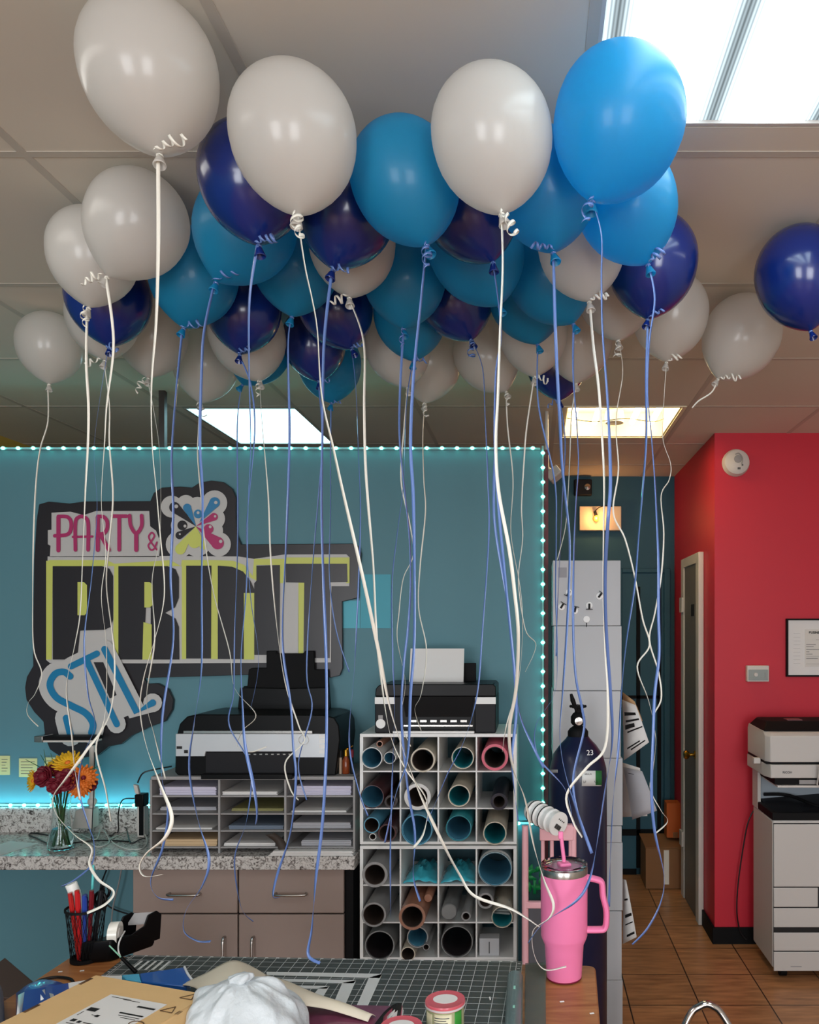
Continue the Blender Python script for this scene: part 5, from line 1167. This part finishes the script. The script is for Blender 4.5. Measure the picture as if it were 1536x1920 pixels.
# small screws/bits
for (x_, y_, lb_) in ((113, 1822, 'tiny white scrap on the wood near the left table edge'), (154, 1820, 'tiny shiny scrap on the wood below the tape dispenser'), (1110, 1900, 'small white scrap on the wood near the right table corner'), (1054, 1878, 'small white dot of paper on the wood below the tumbler')):
    tag(MB().obox(T(x_, y_, .0015), (.004, .001, 0), (-.0006, .0018, 0), (0, 0, .0006)).build('paper_scrap', M_WHITE), lb_, 'scrap')
tag(MB().obox(T(919, 1872, .0045), (.0012, .001, 0), (-.001, .006, 0), (0, 0, .0005)).build('paper_scrap', M_WHITE), 'white paper scrap on the cutting mat left of the clear tube', 'scrap')

# white plastic bag with its knotted top
bc = T(455, 1925, .0); bc = Vector((P(462, 0, 1.42).x, 1.42, TZ+.004))
b = MB(); n, mm = 40, 90; L = []
for i in range(n+1):
    v = i/n; row = []
    for j in range(mm):
        a = 2*PI*j/mm; base = Vector((math.cos(a), math.sin(a), 0)); rad = .112*(math.sin(PI*min(1, .5+v*.5))**.8 if v > 0 else 1)*(1 if v < .8 else 1); rad = .112*math.sqrt(max(0, 1-(v*.97)**2.2)) if v > .0 else .104
        zz = .108*v+.002; p = Vector((base.x*rad*1.0, base.y*rad*.8, zz)); w = noise.noise(Vector((p.x*24, p.y*24, p.z*16)))*.012+noise.noise(Vector((base.x*3+4, base.y*3, v*2.0)))*.014+(math.sin(a*9+3*math.sin(v*4))*.0035+math.sin(a*17+v*3)*.002)*(.3+v)
        p = p*(1) + base*w*(1-v*.3); row.append(bc+p+Vector((-.012*v, 0, abs(w)*.4)))
    L.append(row)
b.rings(L)
k0 = bc+Vector((-.012, 0, .108))
b.build('bag_body', M_WBAG, None) if False else None
t = thing('plastic_bag', bc, 'knotted white plastic bag slumped on the table beside the parcel box', 'bag')
b.build('bag_body', M_WBAG, t, smooth=70)
b = MB(); L = []
for i, (rr, zz, dx) in enumerate(((.034, -.022, 0), (.022, -.006, -.002), (.017, .004, -.002), (.021, .012, .002), (.014, .018, .008), (.003, .020, .014))):
    L.append([k0+Vector((dx+rr*(1+.18*math.sin(5*a))*math.cos(a), rr*.7*(1+.2*math.sin(4*a))*math.sin(a), zz)) for a in (2*PI*q/30 for q in range(30))])
b.rings(L).build('twisted_top', M_WBAG, t, smooth=70)
# cream paper wrap: two big curled leaves
def leaf(name, pts_l, pts_r, m, label):
    l = spline([T(*p) for p in pts_l], 5); r_ = spline([T(*p) for p in pts_r], 5)
    b = MB(); L = []
    for a, c in zip(l, r_):
        L.append([a.lerp(c, k/8)+Vector((0, 0, .008*math.sin(PI*k/8))) for k in range(9)])
    b.rings(L, closed=False); return tag(b.build(name, m, smooth=60, solid=.0008), label, 'paper')
M_CREAMP = mat('cream_wrap_paper', (222, 212, 192), .6)
leaf('wrapping_paper', [(335,1848,.02),(385,1825,.05),(430,1802,.07),(460,1806,.06),(500,1828,.03)], [(392,1870,.07),(410,1862,.075),(440,1856,.08),(470,1856,.075),(500,1858,.03)], M_CREAMP, 'pale wrapping paper rising behind the white plastic bag')
leaf('wrapping_paper', [(500,1828,.035),(540,1840,.035),(590,1862,.03),(650,1882,.02),(705,1906,.012)], [(520,1888,.075),(545,1880,.05),(575,1886,.036),(620,1894,.022),(690,1916,.012)], M_CREAMP, 'cream wrapping paper sweeping right from the white plastic bag')
# magazines
M_MAG = mat('magenta_print_cover', (178, 62, 92), .3, var=.5, scale=24, coat=.4)
for k, (lb_, dz, m_) in enumerate((('glossy pink-red printed booklet fanned under the wrapping paper', .004, M_MAG), ('second glossy booklet with a dark edge just above the first', .010, mat('mixed_print_cover', (120, 60, 84), .3, var=.6, scale=30, coat=.4)))):
    q = [T(560+20*k, 1886-4*k, dz), T(735+8*k, 1890-4*k, dz), T(700+12*k, 1935, dz), T(540+10*k, 1935, dz)]
    o = MB().plate(q, Vector((0, 0, -.003))).build('booklet', m_, bevel=.0008); tag(o, lb_, 'booklet', 'booklets on the cutting mat')
t = thing('open_booklet', T(740, 1890, .01), 'booklet with curled black and white page edges left of the small tins', 'booklet')
for k in range(4):
    l = spline([T(702+6*k, 1921, .012), T(722+5*k, 1896+2*k, .024+.003*k), T(742+3*k, 1882+3*k, .030-.003*k), T(754+k, 1882+4*k, .028-.004*k)], 5); r_ = [p+Vector((.004, -.045, -.004)) for p in l]
    MB().strip(l, r_).build('page', M_INK if k in (0,) else (M_MAG if k == 1 else M_PAPER), t, solid=.0008)
# small round tins
def can(px, py, label, full=True):
    top = T(px, py, .062); c = Vector((top.x, top.y, TZ+.0035)); R = .0365
    t = thing('snack_tin', c, label, 'tin', 'small round snack tins')
    MB().lathe([(0, 0), (R*.93, 0), (R*.95, .003), (R*.95, .054), (0, .054)], c, seg=40).build('tin_body', M_TIN, t)
    MB().lathe([(0, .0545), (R*1.0, .0535), (R*1.01, .056), (R*1.01, .061), (R*.99, .063), (R*.92, .0622), (0, .0622)], c, seg=40).build('lid', M_LID, t)
    MB().lathe([(R*1.012, .0545), (R*1.022, .0545), (R*1.022, .058), (R*1.012, .058)], c, seg=40).build('lid_rim', mat('rim_clear_white', (214, 206, 206), .3) if 'rim_clear_white' not in MATS else MATS['rim_clear_white'], t)
    MB().plate([c+Vector((R*.62*math.cos(a), R*.5*math.sin(a)+.002, .0630)) for a in (2*PI*k/28 for k in range(28))], Vector((0, 0, -.0005))).build('lid_oval', M_PAPER, t)
    def band(a0, a1, z0, z1, m_, nm, k_=.9515):
        n = 10; A = [c+Vector((R*k_*math.cos(a0+(a1-a0)*i/n), R*k_*math.sin(a0+(a1-a0)*i/n), z0)) for i in range(n+1)]; B2 = [p+Vector((0, 0, z1-z0)) for p in A]
        MB().strip(A, B2).build(nm, m_, t, solid=.0004)
    band(-.95, -.45, .003, .052, mat('green_label', (52, 140, 48), .5) if 'green_label' not in MATS else MATS['green_label'], 'green_panel', .955)
    band(-2.75, -2.2, .02, .048, MATS['cream_label'], 'facts_panel', .957); band(-2.1, -1.1, .01, .050, MATS['cream_label'], 'text_panel', .955)
    for k in range(7): band(-2.05, -1.25-.08*(k % 3), .016+.0045*k, .0175+.0045*k, M_GINK, 'text_line', .960)
M_TIN = mat('pale_olive_tin', (176, 178, 136), .4); M_LID = mat('dusty_red_lid', (208, 92, 104), .35, coat=.2); mat('cream_label', (226, 220, 186), .6)
can(835, 1878, 'small snack tin with a dusty red lid standing on the cutting mat'); can(752, 1928, 'second red-lidded snack tin, only its top showing at the bottom edge')
# clear tube and film strip
a, e = T(966, 1834, .018), T(962, 1960, .018)
t = thing('clear_tube', (a+e)/2-Vector((0, 0, .014)), 'clear plastic tube lying on the right end of the cutting mat', 'tube')
MB().pipe(a, e, .0165, .0152).build('tube_wall', mat('clear_tube_plastic', (170, 190, 190), .1, trans=.75, ior=1.15), t)
MB().obox(a.lerp(e, .3)+Vector((0, 0, .0172)), (.002, 0, 0), (0, .006, 0), (0, 0, .0006)).obox(a.lerp(e, .6)+Vector((0, 0, .0172)), (.002, 0, 0), (0, .004, 0), (0, 0, .0006)).build('sparkle_sticker', mat('mint_sticker', (150, 210, 190), .3), t)
tag(MB().plate([T(985, 1806, .0045), T(1023, 1804, .0045), T(1024, 1960, .0045), T(984, 1960, .0045)], Vector((0, 0, -.0006))).build('clear_film_strip', mat('smoky_film', (170, 176, 170), .12, trans=.8, ior=1.05)), 'strip of clear film lying between the cutting mat and the tumbler', 'film')
# dark box and grey thing at the far left
t = thing('dark_box', (-1.22, 1.9, 0), 'dark brown cardboard box behind the left end of the table', 'box')
q = [P(-60, 1838, 1.95), P(10, 1795, 2.0), P(66, 1842, 1.9), P(20, 1900, 1.85)]
MB().plate([Vector((p.x, p.y, .70-.0*i)) for i, p in enumerate(q)], Vector((0, 0, -.69))).build('box_body', mat('dark_brown_box', (66, 52, 46), .7), t, bevel=.003)
p0 = P(10, 1797, 2.0); 
t2 = MB().plate([P(-40, 1872, 1.78), P(-30, 1826, 1.86), P(9, 1795, 1.92), P(62, 1840, 1.84), P(45, 1870, 1.78)], Vector((0, .01, -.02)))
t2.build('open_flap', MATS['dark_brown_box'], t, bevel=.002)
tag(pillow('grey_pouch', [T(-40, 1850, .0), T(6, 1858, .0), T(14, 1990, .0), T(-60, 1990, .0)], .06, mat('grey_fabric', (110, 108, 114), .7), 'grey fabric pouch cut off by the bottom left corner', 'pouch'), 'grey fabric pouch cut off by the bottom left corner', 'pouch')

# ================================================================== BALLOONS
BALL = [[1, 'W', -0.6094, 1.2521, 2.4912, 0.1048, -0.123], [2, 'W', -0.3871, 1.2722, 2.4018, 0.1009, -0.0655], [3, 'W', -0.0664, 1.2619, 2.3932, 0.0975, -0.1172], [4, 'S', 0.141, 1.2732, 2.425, 0.1062, 0.3317], [5, 'S', -0.2286, 1.3971, 2.4013, 0.0961, -0.3141], [6, 'N', -0.507, 1.4219, 2.4168, 0.0939, -0.0972], [7, 'W', -0.8583, 1.7151, 2.4888, 0.1047, 0.4926], [8, 'W', -1.0297, 1.8462, 2.4843, 0.0992, 0.071], [9, 'N', -0.3659, 1.547, 2.4339, 0.0987, 0.1983], [10, 'S', -0.6167, 1.6986, 2.4706, 0.1052, 0.4878], [11, 'S', 0.021, 1.4286, 2.4061, 0.0939, -0.1172], [12, 'S', 0.1781, 1.527, 2.4304, 0.0988, -0.3369], [13, 'N', -0.1297, 1.5549, 2.443, 0.0973, -0.4014], [14, 'S', -0.8238, 1.9174, 2.4672, 0.1038, 0.1789], [15, 'N', -1.096, 2.0354, 2.4661, 0.1041, -0.0187], [16, 'W', -1.5205, 2.4823, 2.4994, 0.0966, 0.0189], [17, 'W', -1.2023, 2.2009, 2.4751, 0.0948, -0.0645], [18, 'W', -1.1515, 2.3877, 2.4943, 0.1018, 0.0979], [19, 'W', -1.091, 2.6302, 2.4912, 0.1048, 0.1285], [20, 'N', -0.7759, 2.1126, 2.4668, 0.0993, 0.0689], [21, 'S', -0.5722, 1.9003, 2.4916, 0.1046, 0.0585], [22, 'W', -0.8384, 2.3089, 2.4653, 0.1089, -0.2754], [23, 'S', -0.8715, 2.5151, 2.4978, 0.0983, 0.4277], [24, 'N', -0.5461, 2.1635, 2.4943, 0.1017, -0.3684], [25, 'W', -0.3971, 1.7331, 2.453, 0.0943, 0.0546], [26, 'N', -0.6749, 2.4267, 2.4875, 0.0962, -0.1221], [27, 'S', -0.6787, 2.6257, 2.4911, 0.1051, -0.0574], [28, 'S', -0.3117, 1.905, 2.4601, 0.1017, 0.0079], [29, 'S', -0.1299, 1.7559, 2.4522, 0.1071, -0.3945], [30, 'N', -0.2118, 2.076, 2.487, 0.1027, -0.3761], [31, 'S', -0.3466, 2.2159, 2.4886, 0.1022, -0.071], [32, 'W', -0.4127, 2.394, 2.46, 0.0987, -0.2483], [33, 'W', -0.3424, 2.58, 2.4854, 0.1107, 0.0774], [34, 'W', -0.1512, 2.493, 2.4697, 0.1021, -0.5], [35, 'S', 0.0356, 1.8793, 2.4526, 0.1042, -0.4412], [36, 'W', 0.1029, 1.6997, 2.4301, 0.0943, -0.1404], [37, 'N', 0.2829, 1.8675, 2.4758, 0.1073, 0.081], [38, 'W', 0.3837, 2.2061, 2.4889, 0.1072, 0.0771], [39, 'W', 0.6253, 2.3536, 2.4809, 0.1151, 0.5], [40, 'N', 0.6609, 1.9567, 2.4851, 0.1111, -0.1799], [41, 'W', 0.2157, 2.0651, 2.492, 0.1042, -0.0544], [42, 'N', 0.0755, 2.606, 2.4923, 0.1038, -0.0902], [43, 'W', 0.1383, 2.4082, 2.4903, 0.1058, 0.0577], [44, 'W', 0.0, 2.2677, 2.4569, 0.0996, -0.023], [45, 'S', -0.0176, 2.0705, 2.4832, 0.1043, -0.2077]]
LABEL = {
1:'largest white balloon, top left of the cluster',2:'white balloon second from the left in the front row',3:'white balloon touching the brightest blue one in the front row',
4:'brightest sky blue balloon in front of the big ceiling light',5:'sky blue balloon between the two middle white ones of the front row',6:'navy balloon tucked behind the left side of the second front white balloon',
7:'white balloon just below the largest white one',8:'white balloon half hidden at the left behind another white balloon',9:'navy balloon peeking out below the second front white balloon',
10:'dull blue balloon under the front left navy one',11:'bright blue balloon behind the front right white one',12:'bright blue balloon directly under the brightest one',
13:'navy balloon between the front sky blue and front right white balloons',14:'dull blue balloon hanging right of the left-hand white pair',15:'navy balloon below the left-hand white pair',16:'single small white balloon farthest left',
17:'white balloon mostly hidden behind the left navy balloon',18:'white balloon behind the left navy and dull blue balloons',19:'lowest white balloon left, above the corner of the small cool ceiling light',
20:'navy balloon low in the cluster right of the left dull blue balloon',21:'dull blue balloon in front of the ribbon below the second front white balloon',22:'white balloon peeking out below the left low navy balloon',
23:'small dull blue balloon edge lowest behind the left low navy balloon',24:'navy balloon below the half-hidden white balloon in the middle',25:'white balloon under the middle navy one, its tied mouth in the centre of the cluster',
26:'navy balloon low in the middle with a shiny left edge',27:'dull blue balloon hanging lowest in the middle',28:'dull blue balloon in the very middle of the cluster',29:'wide dull blue balloon under the front right white one',
30:'navy balloon low between the two central dull blue balloons',31:'small dull blue balloon under the central one',32:'white balloon low behind the central dull blue balloons',33:'lowest white balloon of the middle, ringed by a bright edge',
34:'white balloon behind the central navy one, near the upright ribbons',35:'dull blue balloon behind the right-hand white balloon',36:'white balloon under the pair of bright blue balloons',37:'navy balloon under the bright blue pair on the right',
38:'white balloon behind the right-hand navy balloon',39:'white balloon standing apart near the right edge, long curl at its knot',40:'large navy balloon cut off by the right edge of the photo',
41:'white balloon between the right navy balloon and the warm ceiling light',42:'small navy balloon lowest on the right beside the warm light',43:'white balloon behind the right-hand upright blue ribbons',44:'white balloon above the lowest right navy balloon',45:'dull blue balloon low on the right, above the lowest navy one'}
for _k in LABEL: LABEL[_k] = LABEL[_k].replace('dull blue', 'sky blue' if _k in (5,) else 'dull blue')
# ribbons as they hang, traced at their own distance (photo points)
RIB = {
1:[(297,450),(293,600),(284,720),(285,830),(293,920),(300,1000),(308,1090),(305,1140),(290,1200),(270,1270),(263,1330),(275,1400),(300,1470),(322,1530),(310,1570),(275,1600),(262,1625),(272,1643),(305,1640)],
2:[(572,500),(585,560),(595,620),(603,740),(625,840),(645,930),(680,1080),(710,1220),(735,1340),(780,1470),(830,1580),(862,1640),(890,1680),(960,1705),(1012,1738)],
3:[(943,500),(938,620),(934,740),(930,830),(935,920),(955,1030),(965,1110),(972,1190),(968,1290),(955,1370),(962,1440),(985,1500),(1000,1580),(1020,1650),(1038,1695),(1030,1722),(1000,1745),(1002,1790),(1022,1818),(1062,1812)],
4:[(1128,440),(1128,520),(1130,620),(1140,760),(1145,900),(1140,980),(1135,1080),(1137,1180),(1145,1300),(1148,1390),(1135,1480),(1120,1580),(1105,1650),(1080,1690),(1020,1730),(990,1768)],
5:[(790,560),(776,700),(770,830),(775,930),(777,1060),(777,1200),(770,1300),(764,1420),(742,1490),(722,1580)],
6:[(468,560),(467,700),(470,830),(465,950),(462,1100),(452,1230),(455,1330),(460,1400),(475,1470),(482,1520),(480,1545)],
7:[(213,640),(200,760),(196,830),(190,940),(198,1040),(190,1120),(200,1220),(195,1350),(160,1410),(122,1462),(100,1495),(108,1530),(140,1565),(172,1590),(168,1620),(185,1650),(213,1672),(198,1695),(163,1712)],
8:[(162,680),(166,760),(165,830),(160,920),(155,1040),(150,1150),(140,1210),(125,1290),(135,1380),(140,1440),(150,1500)],
9:[(608,640),(605,800),(603,950),(607,1100),(612,1250),(612,1400),(605,1540),(592,1650),(585,1740),(578,1790),(600,1806)],
10:[(383,620),(378,700),(375,830),(380,930),(378,1100),(378,1250),(365,1350),(355,1440),(372,1540),(392,1610),(380,1660),(350,1705),(345,1745),(370,1764),(395,1765)],
11:[(1041,600),(1045,700),(1050,790),(1054,870),(1060,930),(1068,1010),(1067,1100),(1062,1200),(1055,1300),(1050,1380),(1060,1450),(1085,1530),(1110,1600)],
12:[(1228,560),(1218,640),(1215,740),(1222,820),(1228,900),(1232,980),(1235,1060),(1235,1150),(1236,1230),(1228,1300),(1225,1380),(1222,1480),(1228,1560),(1245,1640),(1240,1690),(1215,1740),(1186,1771)],
13:[(940,620),(930,700),(928,830),(935,950),(945,1060),(955,1160),(965,1260),(968,1340),(960,1430),(972,1540)],
14:[(330,740),(322,860),(325,960),(320,1080),(325,1200),(305,1340),(303,1450),(315,1520),(305,1590),(283,1650),(295,1682),(325,1687)],
15:[(177,830),(182,950),(172,1080),(158,1200),(165,1300),(178,1360),(155,1420),(148,1480),(165,1545),(176,1580),(172,1620),(140,1650),(115,1662)],
16:[(90,790),(76,840),(68,900),(63,1000),(61,1120),(63,1215),(78,1262),(66,1300),(53,1318),(52,1340),(72,1362)],
17:[(205,760),(205,830),(212,930),(205,1020),(200,1100),(215,1230),(208,1330),(180,1400),(198,1480),(208,1540)],
18:[(290,780),(300,860),(300,1000),(285,1090),(290,1200),(275,1310),(290,1380),(310,1460)],
19:[(372,810),(371,860),(378,940),(382,1000),(400,1110),(430,1220),(440,1290),(480,1340),(455,1370),(445,1400),(470,1410),(500,1400)],
20:[(470,720),(478,800),(470,900),(462,1000),(470,1120),(485,1240),(470,1330)],
21:[(540,650),(543,800),(541,900),(537,1010),(530,1200),(545,1320),(550,1400),(555,1460),(545,1560),(520,1640),(512,1680),(525,1682)],
22:[(492,800),(503,930),(508,1050),(520,1180),(535,1280),(560,1360),(570,1390),(535,1430),(545,1480),(560,1500)],
23:[(445,800),(446,1000),(440,1200),(438,1300),(430,1360),(470,1440),(462,1540),(440,1610),(452,1700),(475,1728)],
24:[(668,740),(672,850),(676,960),(672,1100),(665,1250),(655,1390),(672,1480),(690,1530)],
25:[(682,640),(683,760),(685,860),(690,940),(700,1060),(705,1170),(712,1250),(730,1370),(760,1440),(800,1500),(795,1560),(775,1590)],
26:[(605,820),(600,900),(585,1080),(575,1260),(585,1330),(560,1430),(575,1500)],
27:[(620,850),(620,960),(618,1080),(630,1180),(655,1260)],
28:[(750,740),(750,830),(760,930),(768,1010),(770,1100),(765,1180),(757,1250),(753,1350),(765,1480),(778,1560),(775,1640),(788,1690)],
29:[(935,700),(930,820),(926,920),(930,1000),(955,1150),(962,1250),(975,1340),(1000,1400),(1020,1440)],
30:[(905,690),(910,780),(915,900),(917,1000),(905,1180),(895,1300),(870,1390),(840,1450),(815,1510),(800,1540)],
31:[(762,760),(757,900),(745,1000),(735,1100),(737,1240),(740,1330),(735,1480),(732,1600),(733,1720)],
32:[(758,800),(752,900),(768,980),(775,1040),(756,1085),(748,1150),(745,1200),(760,1280),(752,1350),(770,1400)],
33:[(793,820),(795,900),(798,960),(788,1060),(785,1140),(800,1220),(790,1300),(778,1330),(790,1370)],
34:[(952,800),(962,900),(958,1000),(975,1100),(980,1180),(972,1280),(950,1360),(942,1410)],
35:[(1075,700),(1082,800),(1085,870),(1080,950),(1076,1050),(1075,1180),(1080,1270),(1092,1330),(1095,1370),(1075,1460),(1085,1530),(1105,1580)],
36:[(1113,650),(1122,720),(1128,800),(1133,900),(1132,1000),(1131,1120),(1135,1220),(1140,1300),(1135,1400),(1100,1440),(1063,1490),(1075,1540),(1092,1570)],
37:[(1212,700),(1212,820),(1205,920),(1198,1000),(1190,1100),(1175,1200),(1165,1300),(1160,1400),(1150,1500),(1145,1600),(1142,1700)],
38:[(1246,740),(1243,820),(1258,870),(1255,900),(1240,930),(1245,1000),(1240,1080),(1228,1150),(1218,1200),(1235,1260),(1240,1310),(1225,1345),(1230,1390),(1225,1440),(1220,1480),(1240,1520),(1252,1540),(1230,1562)],
39:[(1335,735),(1310,752),(1298,765)],
41:[(1168,700),(1155,790),(1160,880),(1150,960),(1172,1010),(1190,1080),(1205,1160),(1218,1210),(1195,1250),(1215,1310),(1228,1360)],
42:[(1060,830),(1055,930),(1050,1040),(1045,1150),(1043,1230)],
43:[(1072,780),(1068,870),(1065,930),(1060,990),(1045,1050)],
44:[(988,800),(983,860),(978,950),(980,1010),(972,1090),(985,1180),(1005,1210),(985,1260)],
45:[(1010,760),(1040,900),(1043,1000),(1042,1110),(1045,1220),(1040,1300),(1005,1360),(1010,1420),(1060,1480),(1075,1550)]}
TAILD = {2: (11, 1.58), 3: (12, 1.62), 4: (10, 1.60)}     # the three that drape on the tumbler reach back to it
CURL = {1:(1,.35,1),2:(.25,-1,1),3:(.6,-.9,1),4:(-.3,-.8,1),5:(.1,-1,1),6:(1,.3,0),7:(-1,-.3,1),8:(.2,-1,1),9:(1,-.1,0),10:(1,.4,1),11:(-1,.3,0),12:(1,1,1),14:(1,.2,1),15:(1,-.2,1),18:(-.6,-1,1),19:(.6,-.8,1),20:(1,.6,0),
        24:(1,.4,0),25:(-1,-.4,1),27:(1,.2,0),28:(0,-1,0),30:(0,-1,1),31:(1,.2,1),33:(.2,-1,1),36:(1,.4,1),37:(1,.8,0),38:(1,.6,1),39:(1,.1,1),41:(-.2,-1,1),44:(1,-.2,1),42:(-1,-.3,1),17:(-1,-.2,1),22:(.1,-1,0),26:(1,.2,0),34:(.2,-1,0)}
NU = 24
def revol(scale, t, c, segs=40):
    Rm = Matrix.Rotation(t, 3, 'Y'); rings = []
    for i in range(NU+1):
        u = PI*i/NU; cu = math.cos(u); k = max(0, -cu); r = math.sin(u)**(1+.55*k**1.5); z_ = cu if cu > 0 else cu*1.34
        rings.append([c+Rm @ (Vector((max(r, .012)*math.cos(a), max(r, .012)*math.sin(a), z_))*scale) for a in (2*PI*j/segs for j in range(segs))])
    return rings, Rm
for (n, cn, bx_, by_, bz_, br_, bt_) in BALL:
    random.seed(100+n)
    c = Vector((bx_, by_, bz_)); br_ *= .992; rings, Rm = revol(br_, bt_, c)
    kn = c+Rm @ Vector((0, 0, -1.34*br_)); dn = (Rm @ Vector((0, 0, -1))).normalized()
    t = thing('balloon', kn, LABEL[n], 'balloon', 'helium balloons on the ceiling')
    MB().rings(rings).build('balloon_skin', LATEX[cn], t, smooth=80)
    q = dn+Vector((random.uniform(-.3, .3), random.uniform(-.5, -.1), -.3)); q.normalize()
    MB().lathe([(.006, -.004), (.0036, .0), (.0034, .004), (.006, .008), (.0085, .016), (.0105, .022), (.0095, .0235), (.006, .018), (.002, .012)], kn, q, 14).build('tied_mouth', LATEX[cn], t)
    rm = RIB_W if cn == 'W' else RIB_B
    k0 = kn+q*.003
    MB().lathe([(.0045, -.002), (.0058, 0), (.0045, .002)], k0, q, 12).build('ribbon_wrap', rm, t)
    if n in RIB:
        pts = [k0+Vector((0, -.006, 0))]; nn = len(RIB[n]); ph = random.uniform(0, 6)
        k0d, dT = TAILD.get(n, (99, 0))
        for i, (px_, py_) in enumerate(RIB[n]):
            y_ = by_-.004+.006*math.sin(ph+i*1.3)
            if i >= k0d-5:
                f = min(1, (i-(k0d-5))/5); y_ = y_*(1-f)+dT*f
            pts.append(P(px_, py_, y_))
        sp = spline(pts, 7); L, Rr = [], []; w = .0029 if by_ < 2 else .0022; tw = ph; s_ = 0
        for i, p in enumerate(sp):
            tt = (sp[min(i+1, len(sp)-1)]-sp[max(i-1, 0)]).normalized()
            if i: s_ += (p-sp[i-1]).length
            u1 = tt.cross(Vector((0, 1, 0))); u1 = u1.normalized() if u1.length > .01 else Vector((0, 0, 1)); u2 = tt.cross(u1).normalized()
            a = 1.05*math.sin(ph+s_*3.4)+(1.6*math.sin(ph*2+s_*10)*max(0, min(1, (s_-.5)/.8))); wv = (u1*math.cos(a)+u2*math.sin(a))*w
            L.append(p+wv); Rr.append(p-wv)
        MB().strip(L, Rr).build('ribbon', rm, t, smooth=80, solid=.0004)
    if n in CURL:
        cx_, cz_, big = CURL[n]; d = Vector((cx_, -.25, cz_)).normalized(); e1 = d.cross(Vector((0, 1, 0))).normalized(); e2 = d.cross(e1)
        ln = .042 if n not in (1, 10, 14, 39) else .062; turns = random.uniform(2.2, 3.6); R0 = random.uniform(.006, .0085); jt = random.uniform(0, 6); L, Rr = [], []
        st_ = k0+Vector((0, -.012, 0))
        for i in range(60):
            f = i/59; a = 2*PI*turns*f+.5*math.sin(jt+f*7); rr = R0*min(1, f*4)*(1.1 if big else .85)*(1+.35*math.sin(jt*2+f*9))
            p = st_+d*ln*f+(e1*math.cos(a)+e2*math.sin(a))*rr+Vector((0, -.006, -.012*f*f))
            L.append(p+d*.0024); Rr.append(p-d*.0024)
        MB().strip(L, Rr).build('ribbon_curl', rm, t, smooth=80, solid=.0004)
